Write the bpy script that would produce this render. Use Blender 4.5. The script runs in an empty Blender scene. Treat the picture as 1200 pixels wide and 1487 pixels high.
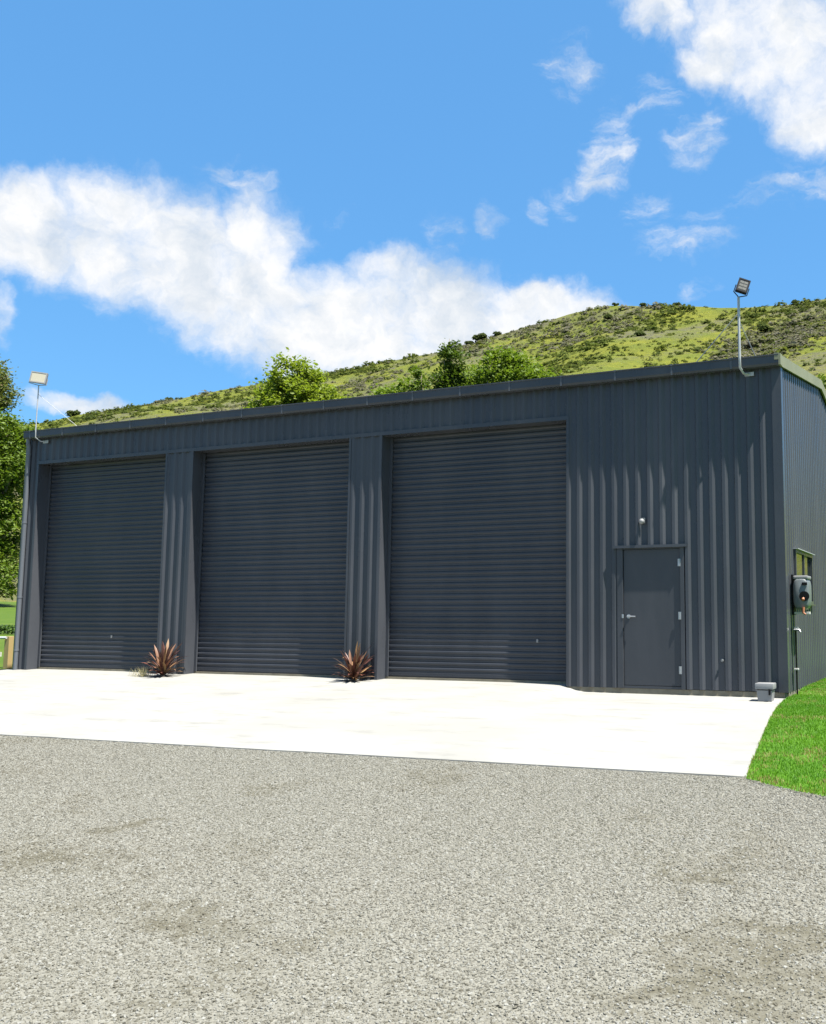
import bpy, bmesh, math, random
import numpy as np
from mathutils import Vector, Matrix

random.seed(7)
rng = np.random.default_rng(11)
sc = bpy.context.scene
COL = sc.collection
R = math.radians

# ------------------------------------------------------------------ camera
CAM = Vector((0.0, -13.87, 0.994))
cd = bpy.data.cameras.new('camera')
cam = bpy.data.objects.new('camera', cd)
COL.objects.link(cam)
cam.location = CAM
cam.rotation_euler = (math.pi / 2 + 0.1128, 0.0, 0.394)
cd.sensor_fit = 'AUTO'
cd.sensor_width = 36.0
cd.lens = 1409.0 / 1487.0 * 36.0
cd.shift_x = -227.0 / 1487.0
cd.shift_y = -6.5 / 1487.0
cd.clip_start = 0.05
cd.clip_end = 6000.0
sc.camera = cam

# ------------------------------------------------------------------ sun, sky, exposure
TO_SUN = Vector((4.2, -1.0, 10.0)).normalized()
sun_el = math.asin(TO_SUN.z)
sun_az = math.atan2(TO_SUN.x, TO_SUN.y)
sd = bpy.data.lights.new('sun', 'SUN')
sd.energy = 5.0
sd.angle = R(0.55)
sd.color = (1.0, 0.955, 0.87)
sun = bpy.data.objects.new('sun', sd)
COL.objects.link(sun)
sun.rotation_euler = TO_SUN.to_track_quat('Z', 'Y').to_euler()

sc.view_settings.view_transform = 'Standard'
sc.view_settings.look = 'None'
sc.view_settings.gamma = 1.0
sc.view_settings.use_curve_mapping = False
sc.view_settings.exposure = 1.5
sc.cycles.max_bounces = 8
sc.cycles.transparent_max_bounces = 12

W = bpy.data.worlds.new('World')
sc.world = W
W.use_nodes = True


def build_world():
    nt = W.node_tree
    nt.nodes.clear()
    N, L = nt.nodes, nt.links
    out = N.new('ShaderNodeOutputWorld')
    bg = N.new('ShaderNodeBackground')
    bg.inputs['Strength'].default_value = 0.0774
    L.new(bg.outputs[0], out.inputs[0])
    sky = N.new('ShaderNodeTexSky')
    sky.sky_type = 'NISHITA'
    sky.sun_disc = False
    sky.sun_elevation = sun_el
    sky.sun_rotation = sun_az
    sky.altitude = 300
    sky.air_density = 1.0
    sky.dust_density = 0.7
    sky.ozone_density = 1.0
    mul = N.new('ShaderNodeMix')
    mul.data_type = 'RGBA'
    mul.blend_type = 'MULTIPLY'
    mul.inputs['Factor'].default_value = 1.0
    L.new(sky.outputs[0], mul.inputs[6])
    mul.inputs[7].default_value = SKY_TINT
    even = N.new('ShaderNodeMix')
    even.data_type = 'RGBA'
    even.inputs['Factor'].default_value = 0.6
    L.new(mul.outputs[2], even.inputs[6])
    even.inputs[7].default_value = (0.60, 1.92, 4.15, 1)

    def math_(op, a, b=None, clamp=False):
        n = N.new('ShaderNodeMath')
        n.operation = op
        n.use_clamp = clamp
        for i, v in enumerate((a, b)):
            if v is None:
                continue
            if isinstance(v, (int, float)):
                n.inputs[i].default_value = v
            else:
                L.new(v, n.inputs[i])
        return n.outputs[0]

    tc = N.new('ShaderNodeTexCoord')
    sep = N.new('ShaderNodeSeparateXYZ')
    L.new(tc.outputs['Generated'], sep.inputs[0])
    az = math_('MULTIPLY', math_('ARCTAN2', sep.outputs[0], sep.outputs[1]), 57.2958 * 0.93)
    el = math_('MULTIPLY', math_('ARCSINE', sep.outputs[2]), 57.2958)
    cmb = N.new('ShaderNodeCombineXYZ')
    L.new(az, cmb.inputs[0])
    L.new(el, cmb.inputs[1])
    # wobble the coordinates so that cloud outlines billow
    nz = N.new('ShaderNodeTexNoise')
    nz.inputs['Scale'].default_value = 0.23
    nz.inputs['Detail'].default_value = 5
    nz.inputs['Roughness'].default_value = 0.6
    L.new(cmb.outputs[0], nz.inputs['Vector'])
    vs = N.new('ShaderNodeVectorMath')
    vs.operation = 'SUBTRACT'
    L.new(nz.outputs['Color'], vs.inputs[0])
    vs.inputs[1].default_value = (0.5, 0.5, 0.5)
    vm = N.new('ShaderNodeVectorMath')
    vm.operation = 'SCALE'
    vm.inputs['Scale'].default_value = 3.6
    L.new(vs.outputs[0], vm.inputs[0])
    va = N.new('ShaderNodeVectorMath')
    va.operation = 'ADD'
    L.new(cmb.outputs[0], va.inputs[0])
    L.new(vm.outputs[0], va.inputs[1])
    P = va.outputs[0]
    total = None
    wisp = None
    for (bx, by, ra, rb, rot, amp) in CLOUDS:
        mp = N.new('ShaderNodeMapping')
        mp.vector_type = 'TEXTURE'
        mp.inputs['Location'].default_value = (bx, by, 0)
        mp.inputs['Rotation'].default_value = (0, 0, R(rot))
        mp.inputs['Scale'].default_value = (ra, rb, 1e6)
        L.new(P, mp.inputs[0])
        ln = N.new('ShaderNodeVectorMath')
        ln.operation = 'LENGTH'
        L.new(mp.outputs[0], ln.inputs[0])
        mr = N.new('ShaderNodeMapRange')
        mr.interpolation_type = 'SMOOTHSTEP'
        mr.inputs['From Min'].default_value = 1.35
        mr.inputs['From Max'].default_value = 0.45
        mr.inputs['To Min'].default_value = 0.0
        mr.inputs['To Max'].default_value = amp
        L.new(ln.outputs['Value'], mr.inputs['Value'])
        if amp < 0.6:
            wisp = mr.outputs[0] if wisp is None else math_('MAXIMUM', wisp, mr.outputs[0])
        else:
            total = mr.outputs[0] if total is None else math_('MAXIMUM', total, mr.outputs[0])
    # the same kind of scattered cumulus over the rest of the sky
    gn = N.new('ShaderNodeTexNoise')
    gn.inputs['Scale'].default_value = 2.1
    gn.inputs['Detail'].default_value = 7
    gn.inputs['Roughness'].default_value = 0.55
    L.new(tc.outputs['Generated'], gn.inputs['Vector'])
    gm = N.new('ShaderNodeMapRange')
    gm.interpolation_type = 'SMOOTHSTEP'
    gm.inputs['From Min'].default_value = 0.50
    gm.inputs['From Max'].default_value = 0.66
    L.new(gn.outputs['Fac'], gm.inputs['Value'])
    mp = N.new('ShaderNodeMapping')
    mp.vector_type = 'TEXTURE'
    mp.inputs['Location'].default_value = (-29 * 0.93, 20, 0)
    mp.inputs['Scale'].default_value = (31, 19, 1e6)
    L.new(cmb.outputs[0], mp.inputs[0])
    ln = N.new('ShaderNodeVectorMath')
    ln.operation = 'LENGTH'
    L.new(mp.outputs[0], ln.inputs[0])
    om = N.new('ShaderNodeMapRange')
    om.interpolation_type = 'SMOOTHSTEP'
    om.inputs['From Min'].default_value = 1.0
    om.inputs['From Max'].default_value = 1.5
    L.new(ln.outputs['Value'], om.inputs['Value'])
    generic = math_('MULTIPLY', gm.outputs[0], om.outputs[0])
    total = math_('MAXIMUM', total, generic)
    # fine erosion
    fn = N.new('ShaderNodeTexNoise')
    fn.inputs['Scale'].default_value = 0.42
    fn.inputs['Detail'].default_value = 9
    fn.inputs['Roughness'].default_value = 0.62
    L.new(P, fn.inputs['Vector'])
    er = math_('MULTIPLY', math_('SUBTRACT', fn.outputs['Fac'], 0.5), 1.35)
    gate = math_('MULTIPLY', total, 6.0, clamp=True)
    d = math_('ADD', total, math_('MULTIPLY', er, gate))
    wmap = N.new('ShaderNodeMapping')
    wmap.inputs['Rotation'].default_value = (0, 0, R(-52))
    wmap.inputs['Scale'].default_value = (0.45, 1.5, 1)
    L.new(P, wmap.inputs[0])
    wn = N.new('ShaderNodeTexNoise')
    wn.inputs['Scale'].default_value = 0.55
    wn.inputs['Detail'].default_value = 8
    wn.inputs['Roughness'].default_value = 0.6
    L.new(wmap.outputs[0], wn.inputs['Vector'])
    we = math_('MULTIPLY', math_('SUBTRACT', wn.outputs['Fac'], 0.5), 1.9)
    wg = math_('MULTIPLY', wisp, 4.0, clamp=True)
    wd = math_('ADD', wisp, math_('MULTIPLY', we, wg))
    d = math_('MAXIMUM', d, wd)
    dm = N.new('ShaderNodeMapRange')
    dm.interpolation_type = 'SMOOTHSTEP'
    dm.inputs['From Min'].default_value = 0.10
    dm.inputs['From Max'].default_value = 1.12
    L.new(d, dm.inputs['Value'])
    # soft grey-blue bodies inside the white
    sh = N.new('ShaderNodeTexNoise')
    sh.inputs['Scale'].default_value = 0.16
    sh.inputs['Detail'].default_value = 9
    sh.inputs['Roughness'].default_value = 0.6
    L.new(P, sh.inputs['Vector'])
    sr = N.new('ShaderNodeMapRange')
    sr.inputs['From Min'].default_value = 0.44
    sr.inputs['From Max'].default_value = 0.62
    L.new(sh.outputs['Fac'], sr.inputs['Value'])
    cc = N.new('ShaderNodeMix')
    cc.data_type = 'RGBA'
    L.new(sr.outputs[0], cc.inputs['Factor'])
    cc.inputs[6].default_value = (4.6, 4.62, 4.65, 1)
    cc.inputs[7].default_value = (2.95, 3.35, 3.85, 1)
    mx = N.new('ShaderNodeMix')
    mx.data_type = 'RGBA'
    L.new(dm.outputs[0], mx.inputs['Factor'])
    L.new(even.outputs[2], mx.inputs[6])
    L.new(cc.outputs[2], mx.inputs[7])
    L.new(mx.outputs[2], bg.inputs['Color'])


SKY_TINT = (0.60, 0.93, 1.04, 1)
A93 = 0.93
CLOUDS = []


def cloud_px(x, y, a, b, rot=0, amp=1.0):
    """a cloud at the compass direction and height it has in the sky (degrees)"""
    f = 1409.0
    v = Vector(((x - 827) / f, -(y - 737) / f, -1.0))
    v = cam.rotation_euler.to_matrix() @ v
    azd = math.degrees(math.atan2(v.x, v.y))
    eld = math.degrees(math.atan2(v.z, math.hypot(v.x, v.y)))
    k = math.degrees(1 / f) / (1 + ((x - 827) / f) ** 2) ** 0.5
    CLOUDS.append((azd * A93, eld, a * k, b * k, rot, amp))


for c in [(20, 325, 120, 85, 0, 1), (230, 360, 185, 100, -8, 1), (375, 370, 75, 105, 0, 1), (360, 440, 160, 90, -25, 1),
          (480, 470, 140, 85, -8, 1), (640, 470, 190, 85, -4, 1), (790, 445, 105, 40, 0, 1), (560, 400, 70, 45, 0, .8),
          (1130, 55, 165, 98, -25, .86), (1050, 105, 70, 38, -10, .86), (1180, 160, 80, 60, -30, .86), (965, 20, 70, 45, -30, .8),
          (885, 215, 42, 75, -25, .55), (825, 100, 50, 42, 0, .40), (1015, 205, 55, 38, 15, .38), (960, 150, 45, 30, -30, .36),
          (705, 325, 26, 28, 30, .36), (645, 345, 38, 26, -40, .26), (1000, 352, 90, 34, 12, .28), (1010, 416, 40, 16, 20, .27),
          (480, 308, 26, 15, 0, .28), (1140, 275, 110, 40, 20, .30), (780, 305, 18, 22, 0, .26), (120, 588, 75, 24, 0, .85),
          (0, 465, 25, 45, 0, .6), (825, 290, 30, 30, 0, .3), (350, 250, 60, 30, 0, .4), (930, 310, 60, 30, 10, .25)]:
    cloud_px(*c)
build_world()

# ------------------------------------------------------------------ helpers


def tag(o, label=None, cat=None, group=None, kind=None):
    for k, v in (('label', label), ('category', cat), ('group', group), ('kind', kind)):
        if v:
            o[k] = v
    return o


def empty(name, loc, label, cat, group=None):
    o = bpy.data.objects.new(name, None)
    o.empty_display_size = 0.2
    COL.objects.link(o)
    o.location = loc
    return tag(o, label, cat, group)


WLOC = {}


def world_loc(o):
    v = Vector((0, 0, 0))
    while o is not None:
        v = v + o.location
        o = o.parent
    return v


class MB:
    """collects shapes in world coordinates, then links them as one mesh object"""

    def __init__(s):
        s.v, s.f = [], []

    def add(s, verts, faces):
        b = len(s.v)
        s.v += [tuple(p) for p in verts]
        s.f += [tuple(i + b for i in f) for f in faces]
        return s

    def box(s, x0, x1, y0, y1, z0, z1, bev=0.0):
        if bev > 0:
            bm = bmesh.new()
            bmesh.ops.create_cube(bm, size=1)
            for v in bm.verts:
                v.co = Vector(((x0 + x1) / 2 + v.co.x * (x1 - x0), (y0 + y1) / 2 + v.co.y * (y1 - y0), (z0 + z1) / 2 + v.co.z * (z1 - z0)))
            bmesh.ops.bevel(bm, geom=bm.edges[:], offset=bev, segments=2, affect='EDGES', profile=0.6)
            s.bm(bm)
            return s
        return s.add([(x0, y0, z0), (x1, y0, z0), (x1, y1, z0), (x0, y1, z0), (x0, y0, z1), (x1, y0, z1), (x1, y1, z1), (x0, y1, z1)],
                     [(0, 3, 2, 1), (4, 5, 6, 7), (0, 1, 5, 4), (1, 2, 6, 5), (2, 3, 7, 6), (3, 0, 4, 7)])

    def bm(s, bm, M=None):
        bm.verts.index_update()
        vs = [(M @ v.co) if M else v.co.copy() for v in bm.verts]
        s.add(vs, [[v.index for v in f.verts] for f in bm.faces])
        bm.free()

    def tube(s, pts, rad, n=10, cap=True):
        pts = [Vector(p) for p in pts]
        rr = rad if isinstance(rad, (list, tuple)) else [rad] * len(pts)
        verts, faces = [], []
        ref = None
        for i, p in enumerate(pts):
            d = (pts[min(i + 1, len(pts) - 1)] - pts[max(i - 1, 0)]).normalized()
            if ref is None:
                ref = d.orthogonal().normalized()
            a = (ref - d * ref.dot(d)).normalized()
            ref = a
            b = d.cross(a)
            for k in range(n):
                t = 2 * math.pi * k / n
                verts.append(p + (a * math.cos(t) + b * math.sin(t)) * rr[i])
        for i in range(len(pts) - 1):
            for k in range(n):
                k2 = (k + 1) % n
                faces.append((i * n + k, i * n + k2, (i + 1) * n + k2, (i + 1) * n + k))
        if cap:
            faces.append(tuple(range(n))[::-1])
            faces.append(tuple(range((len(pts) - 1) * n, len(pts) * n)))
        return s.add(verts, faces)

    def extrude(s, prof, axis, a0, a1):
        """closed 2-D profile swept along an axis: 'x' -> (y,z), 'y' -> (x,z)"""
        n = len(prof)
        if axis == 'x':
            vs = [(a0, p, q) for p, q in prof] + [(a1, p, q) for p, q in prof]
        elif axis == 'y':
            vs = [(p, a0, q) for p, q in prof] + [(p, a1, q) for p, q in prof]
        else:
            vs = [(p, q, a0) for p, q in prof] + [(p, q, a1) for p, q in prof]
        fs = [(i, (i + 1) % n, (i + 1) % n + n, i + n) for i in range(n)]
        fs += [tuple(range(n))[::-1], tuple(range(n, 2 * n))]
        return s.add(vs, fs)

    def build(s, name, mat, parent=None, smooth=False, fix=True, auto=None):
        off = world_loc(parent) if parent is not None else Vector((0, 0, 0))
        me = bpy.data.meshes.new(name)
        me.from_pydata([(p[0] - off.x, p[1] - off.y, p[2] - off.z) for p in s.v], [], s.f)
        if fix:
            bm = bmesh.new()
            bm.from_mesh(me)
            bmesh.ops.recalc_face_normals(bm, faces=bm.faces[:])
            bm.to_mesh(me)
            bm.free()
        me.materials.append(mat)
        if smooth:
            me.shade_smooth()
            if auto:
                try:
                    me.set_sharp_from_angle(angle=R(auto))
                except Exception:
                    pass
        o = bpy.data.objects.new(name, me)
        COL.objects.link(o)
        if parent is not None:
            o.parent = parent
        return o


def fast_mesh(name, V, F, mat, parent=None, tint=None, smooth=False):
    """numpy arrays -> mesh; F is (n,3) or (n,4); tint is one value per vertex"""
    V = np.asarray(V, dtype=np.float32)
    F = np.asarray(F, dtype=np.int32)
    if parent is not None:
        V = V - np.array(world_loc(parent), dtype=np.float32)
    me = bpy.data.meshes.new(name)
    k = F.shape[1]
    me.vertices.add(len(V))
    me.vertices.foreach_set('co', V.ravel())
    me.loops.add(F.size)
    me.loops.foreach_set('vertex_index', F.ravel())
    me.polygons.add(len(F))
    me.polygons.foreach_set('loop_start', np.arange(len(F), dtype=np.int32) * k)
    me.update(calc_edges=True)
    me.validate()
    if tint is not None:
        a = me.attributes.new('tint', 'FLOAT', 'POINT')
        a.data.foreach_set('value', np.asarray(tint, dtype=np.float32))
    me.materials.append(mat)
    if smooth:
        me.shade_smooth()
    o = bpy.data.objects.new(name, me)
    COL.objects.link(o)
    if parent is not None:
        o.parent = parent
    return o


# ------------------------------------------------------------------ materials
class NT:
    def __init__(s, name):
        s.m = bpy.data.materials.new(name)
        s.m.use_nodes = True
        s.t = s.m.node_tree
        s.b = s.t.nodes['Principled BSDF']
        s.out = s.t.nodes['Material Output']

    def n(s, typ, **kw):
        x = s.t.nodes.new(typ)
        for k, v in kw.items():
            setattr(x, k, v)
        return x

    def link(s, a, b):
        s.t.links.new(a, b)

    def pos(s):
        return s.n('ShaderNodeNewGeometry').outputs['Position']

    def obj(s):
        return s.n('ShaderNodeTexCoord').outputs['Object']

    def noise(s, vec, scale, detail=4, rough=0.55, out='Fac'):
        x = s.n('ShaderNodeTexNoise')
        x.inputs['Scale'].default_value = scale
        x.inputs['Detail'].default_value = detail
        x.inputs['Roughness'].default_value = rough
        s.link(vec, x.inputs['Vector'])
        return x.outputs[out]

    def scalev(s, vec, sx, sy, sz):
        x = s.n('ShaderNodeMapping')
        x.inputs['Scale'].default_value = (sx, sy, sz)
        s.link(vec, x.inputs[0])
        return x.outputs[0]

    def rng(s, v, a, b, c=0.0, d=1.0, smooth=True):
        x = s.n('ShaderNodeMapRange')
        if smooth:
            x.interpolation_type = 'SMOOTHSTEP'
        for i, q in zip(('From Min', 'From Max', 'To Min', 'To Max'), (a, b, c, d)):
            x.inputs[i].default_value = q
        s.link(v, x.inputs['Value'])
        return x.outputs[0]

    def math(s, op, a, b):
        x = s.n('ShaderNodeMath', operation=op)
        for i, v in enumerate((a, b)):
            if isinstance(v, (int, float)):
                x.inputs[i].default_value = v
            else:
                s.link(v, x.inputs[i])
        return x.outputs[0]

    def mix(s, fac, a, b, blend='MIX'):
        x = s.n('ShaderNodeMix', data_type='RGBA', blend_type=blend)
        if isinstance(fac, (int, float)):
            x.inputs['Factor'].default_value = fac
        else:
            s.link(fac, x.inputs['Factor'])
        for i, v in ((6, a), (7, b)):
            if isinstance(v, tuple):
                x.inputs[i].default_value = (*v[:3], 1)
            else:
                s.link(v, x.inputs[i])
        return x.outputs[2]

    def bump(s, h, strength=0.3, dist=0.01):
        x = s.n('ShaderNodeBump')
        x.inputs['Strength'].default_value = strength
        x.inputs['Distance'].default_value = dist
        s.link(h, x.inputs['Height'])
        s.link(x.outputs[0], s.b.inputs['Normal'])

    def attr(s, name, typ='GEOMETRY'):
        x = s.n('ShaderNodeAttribute', attribute_name=name, attribute_type=typ)
        return x.outputs['Fac']

    def set(s, **kw):
        for k, v in kw.items():
            key = {'col': 'Base Color', 'rough': 'Roughness', 'metal': 'Metallic', 'spec': 'Specular IOR Level'}[k]
            i = s.b.inputs[key]
            if isinstance(v, tuple):
                i.default_value = (*v[:3], 1)
            elif isinstance(v, (int, float)):
                i.default_value = v
            else:
                s.link(v, i)
        return s.m


def paint(name, col, rough=0.4, dust=0.12, spec=0.5, metal=0.0, wave=0.0):
    t = NT(name)
    P = t.pos()
    n1 = t.noise(t.scalev(P, 1, 1, 0.35), 1.3, 5, 0.6)
    n2 = t.noise(P, 24, 3, 0.6)
    rnd = t.n('ShaderNodeObjectInfo').outputs['Random']
    c = t.mix(t.rng(n1, 0.35, 0.75, 0, dust), col, tuple(min(1, x * 1.0 + 0.07) for x in col))
    c = t.mix(1.0, c, t.mix(rnd, (0.93, 0.93, 0.93), (1.05, 1.05, 1.05)), 'MULTIPLY')
    r = t.rng(n1, 0.3, 0.7, rough - 0.05, rough + 0.07)
    t.set(col=c, rough=r, spec=spec, metal=metal)
    wav = t.noise(t.scalev(P, 1.0, 1.0, 0.6), 2.6, 3, 0.5)
    t.bump(t.math('ADD', t.math('MULTIPLY', n2, 0.06), t.math('MULTIPLY', wav, wave)), 0.5, 0.02)
    return t.m


STEEL = paint('dark_blue_grey_coated_steel', (0.046, 0.050, 0.059), 0.29, 0.2, spec=0.25, wave=0.5)
STEEL_DOOR = paint('dark_grey_door_paint', (0.040, 0.044, 0.051), 0.42, 0.2, spec=0.3, wave=0.3)
SLAT = paint('dark_grey_slat_paint', (0.035, 0.038, 0.046), 0.40, 0.2, spec=0.3, wave=0.7)
BARGE = paint('lichened_olive_grey_flashing', (0.16, 0.165, 0.10), 0.7, 0.3)
GALV = paint('galvanised_steel', (0.36, 0.37, 0.38), 0.5, 0.1, metal=0.3)
WHITE = paint('white_plastic', (0.5, 0.49, 0.46), 0.4, 0.05)
BLACK = paint('black_housing', (0.010, 0.010, 0.011), 0.6, 0.0, spec=0.1)
GREYP = paint('grey_plastic', (0.20, 0.20, 0.20), 0.5, 0.15)
REELP = paint('dark_grey_plastic', (0.11, 0.125, 0.13), 0.42, 0.15)
ORANGE = paint('orange_plastic', (0.30, 0.11, 0.05), 0.5, 0.05)
STEELB = paint('brushed_steel', (0.36, 0.37, 0.38), 0.4, 0.05, metal=0.7)
LENS = paint('pale_lamp_lens', (0.36, 0.33, 0.25), 0.25, 0.05)
LEDP = paint('led_panel', (0.12, 0.118, 0.10), 0.3, 0.05)
LENSG = paint('grey_lamp_lens', (0.05, 0.05, 0.046), 0.25, 0.1)
POST = paint('weathered_yellow_wood', (0.34, 0.25, 0.10), 0.8, 0.3)
INTERIOR = paint('dark_interior', (0.02, 0.02, 0.022), 0.8)


def m_concrete():
    t = NT('pale_broom_finished_concrete')
    P = t.pos()
    big = t.noise(P, 0.55, 6, 0.62)
    mid = t.noise(t.scalev(P, 1.0, 2.4, 1), 1.6, 6, 0.65)
    fine = t.noise(P, 60, 3, 0.6)
    broom = t.noise(t.scalev(P, 160, 4, 1), 1.0, 2, 0.6)
    c = t.mix(t.rng(big, 0.38, 0.72), (0.2650, 0.2607, 0.2419), (0.2324, 0.2273, 0.2068))
    c = t.mix(t.rng(mid, 0.50, 0.74, 0, 0.75), c, (0.172, 0.169, 0.155))
    c = t.mix(t.rng(fine, 0.3, 0.8, 0, 0.25), c, (0.2121, 0.2060, 0.1887))
    t.set(col=c, rough=0.85, spec=0.3)
    t.bump(t.math('ADD', fine, broom), 0.18, 0.004)
    return t.m


def m_foundation():
    t = NT('beige_foundation_concrete')
    P = t.pos()
    n = t.noise(P, 5, 6, 0.65)
    c = t.mix(t.rng(n, 0.35, 0.7), (0.1920, 0.1720, 0.1240), (0.1360, 0.1200, 0.0840))
    t.set(col=c, rough=0.9)
    t.bump(n, 0.2, 0.01)
    return t.m


DIRT_SCALE = 0.85


def dirt(t):
    P = t.pos()
    a = t.attr('dirt')
    n = t.noise(P, 7.0, 6, 0.75)
    return t.rng(t.math('ADD', a, t.math('MULTIPLY', t.math('SUBTRACT', n, 0.5), 1.5)), 0.15, 0.85)


def m_gravel_bed():
    t = NT('gravel_bed')
    P = t.pos()
    d = dirt(t)
    v = t.n('ShaderNodeTexVoronoi')
    v.inputs['Scale'].default_value = 58
    t.link(P, v.inputs['Vector'])
    v2 = t.n('ShaderNodeTexVoronoi')
    v2.inputs['Scale'].default_value = 110
    t.link(P, v2.inputs['Vector'])
    vc = t.n('ShaderNodeSeparateColor')
    t.link(v.outputs['Color'], vc.inputs[0])
    vc2 = t.n('ShaderNodeSeparateColor')
    t.link(v2.outputs['Color'], vc2.inputs[0])
    c = t.mix(vc.outputs[0], (0.1025, 0.0985, 0.0813), (0.2236, 0.2176, 0.1865))
    c2 = t.mix(vc2.outputs[0], (0.1118, 0.1049, 0.0813), (0.2097, 0.2016, 0.1673))
    c = t.mix(0.5, c, c2)
    fine = t.noise(P, 140, 4, 0.7)
    dc = t.mix(fine, (0.035, 0.031, 0.018), (0.112, 0.102, 0.066))
    c = t.mix(t.math('MULTIPLY', d, 0.85), c, dc)
    h = t.math('ADD', t.math('MULTIPLY', v.outputs['Distance'], -1.0), t.math('MULTIPLY', v2.outputs['Distance'], -0.6))
    t.set(col=c, rough=0.9, spec=0.3)
    t.bump(h, 0.55, 0.008)
    return t.m


def m_stone():
    t = NT('crushed_greywacke_stone')
    tint = t.attr('tint', 'INSTANCER')
    r = t.n('ShaderNodeValToRGB')
    r.color_ramp.elements[0].color = (0.092, 0.087, 0.068, 1)
    r.color_ramp.elements[0].position = 0.0
    r.color_ramp.elements[1].color = (0.222, 0.220, 0.198, 1)
    r.color_ramp.elements[1].position = 1.0
    e = r.color_ramp.elements.new(0.35)
    e.color = (0.1398, 0.1347, 0.1112, 1)
    e = r.color_ramp.elements.new(0.82)
    e.color = (0.1821, 0.1773, 0.1521, 1)
    t.link(tint, r.inputs[0])
    dusty = t.rng(t.math('ADD', t.attr('dirt', 'INSTANCER'), t.math('MULTIPLY', t.math('SUBTRACT', tint, 0.5), -0.7)), 0.05, 1.1, 0.0, 0.62)
    c = t.mix(dusty, r.outputs[0], t.mix(1.0, r.outputs[0], (0.66, 0.60, 0.47), 'MULTIPLY'))
    t.set(col=c, rough=0.85, spec=0.3)
    return t.m


def m_lawn(name, c1, c2, dry):
    t = NT(name)
    P = t.pos()
    a = t.noise(P, 0.9, 6, 0.65)
    b = t.noise(P, 30, 4, 0.7)
    c = t.mix(t.rng(a, 0.35, 0.68), c1, c2)
    c = t.mix(t.rng(b, 0.35, 0.75, 0, 0.5), c, tuple(x * 0.55 for x in c1))
    dr = t.noise(P, 1.7, 5, 0.6)
    c = t.mix(t.rng(dr, 0.60, 0.72, 0, 0.6), c, dry)
    t.set(col=c, rough=0.9, spec=0.2)
    t.bump(b, 0.5, 0.03)
    return t.m


def m_leaf(name, c1, c2, c3=None, trans=0.38):
    t = NT(name)
    tint = t.attr('tint')
    c = t.mix(tint, c1, c2)
    if c3 is not None:
        c = t.mix(t.rng(tint, 0.86, 0.97), c, c3)
    t.set(col=c, rough=0.6, spec=0.3)
    tr = t.n('ShaderNodeBsdfTranslucent')
    t.link(t.mix(1.0, c, (1.1, 1.15, 0.6), 'MULTIPLY'), tr.inputs['Color'])
    mx = t.n('ShaderNodeMixShader')
    mx.inputs[0].default_value = trans
    t.link(t.b.outputs[0], mx.inputs[1])
    t.link(tr.outputs[0], mx.inputs[2])
    t.link(mx.outputs[0], t.out.inputs[0])
    return t.m


def m_hill():
    t = NT('rough_hill_pasture')
    P = t.pos()
    a = t.noise(P, 0.020, 7, 0.62)
    b = t.noise(P, 0.075, 6, 0.66)
    d = t.noise(P, 0.55, 5, 0.7)
    e = t.noise(P, 2.2, 3, 0.7)
    c = t.mix(t.rng(b, 0.38, 0.62), (0.1505, 0.1591, 0.0189), (0.0989, 0.1247, 0.0172))
    c = t.mix(t.rng(d, 0.42, 0.70, 0, 0.75), c, (0.0688, 0.0860, 0.0189))
    c = t.mix(t.rng(e, 0.35, 0.75, 0, 0.4), c, (0.1720, 0.1634, 0.0387))
    scrub = t.math('MULTIPLY', t.rng(a, 0.47, 0.60), t.rng(d, 0.32, 0.54))
    c = t.mix(t.math('MULTIPLY', scrub, 0.85), c, (0.1032, 0.0963, 0.0671))
    t.set(col=c, rough=0.95, spec=0.1)
    t.bump(t.math('ADD', d, t.math('MULTIPLY', e, 0.4)), 0.8, 1.2)
    return t.m


def m_bush():
    t = NT('hill_scrub_foliage')
    tint = t.attr('tint')
    r = t.n('ShaderNodeValToRGB')
    r.color_ramp.elements[0].color = (0.060, 0.080, 0.022, 1)
    r.color_ramp.elements[1].color = (0.185, 0.172, 0.128, 1)
    e = r.color_ramp.elements.new(0.45)
    e.color = (0.0817, 0.1075, 0.0189, 1)
    e = r.color_ramp.elements.new(0.72)
    e.color = (0.1290, 0.1505, 0.0241, 1)
    t.link(tint, r.inputs[0])
    P = t.pos()
    n = t.noise(P, 2.0, 4, 0.7)
    c = t.mix(t.rng(n, 0.35, 0.7), r.outputs[0], t.mix(1.0, r.outputs[0], (0.72, 0.74, 0.70), 'MULTIPLY'))
    t.set(col=c, rough=0.9, spec=0.1)
    tr = t.n('ShaderNodeBsdfTranslucent')
    t.link(c, tr.inputs['Color'])
    mx = t.n('ShaderNodeMixShader')
    mx.inputs[0].default_value = 0.42
    t.link(t.b.outputs[0], mx.inputs[1])
    t.link(tr.outputs[0], mx.inputs[2])
    t.link(mx.outputs[0], t.out.inputs[0])
    return t.m


def m_bark():
    t = NT('bark')
    P = t.pos()
    n = t.noise(t.scalev(P, 1, 1, 0.2), 9, 5, 0.65)
    t.set(col=t.mix(n, (0.10, 0.08, 0.06), (0.24, 0.20, 0.16)), rough=0.95)
    t.bump(n, 0.6, 0.03)
    return t.m


def m_glass():
    t = NT('window_glass')
    t.set(col=(0.012, 0.016, 0.014), rough=0.03, spec=0.9)
    return t.m


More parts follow.
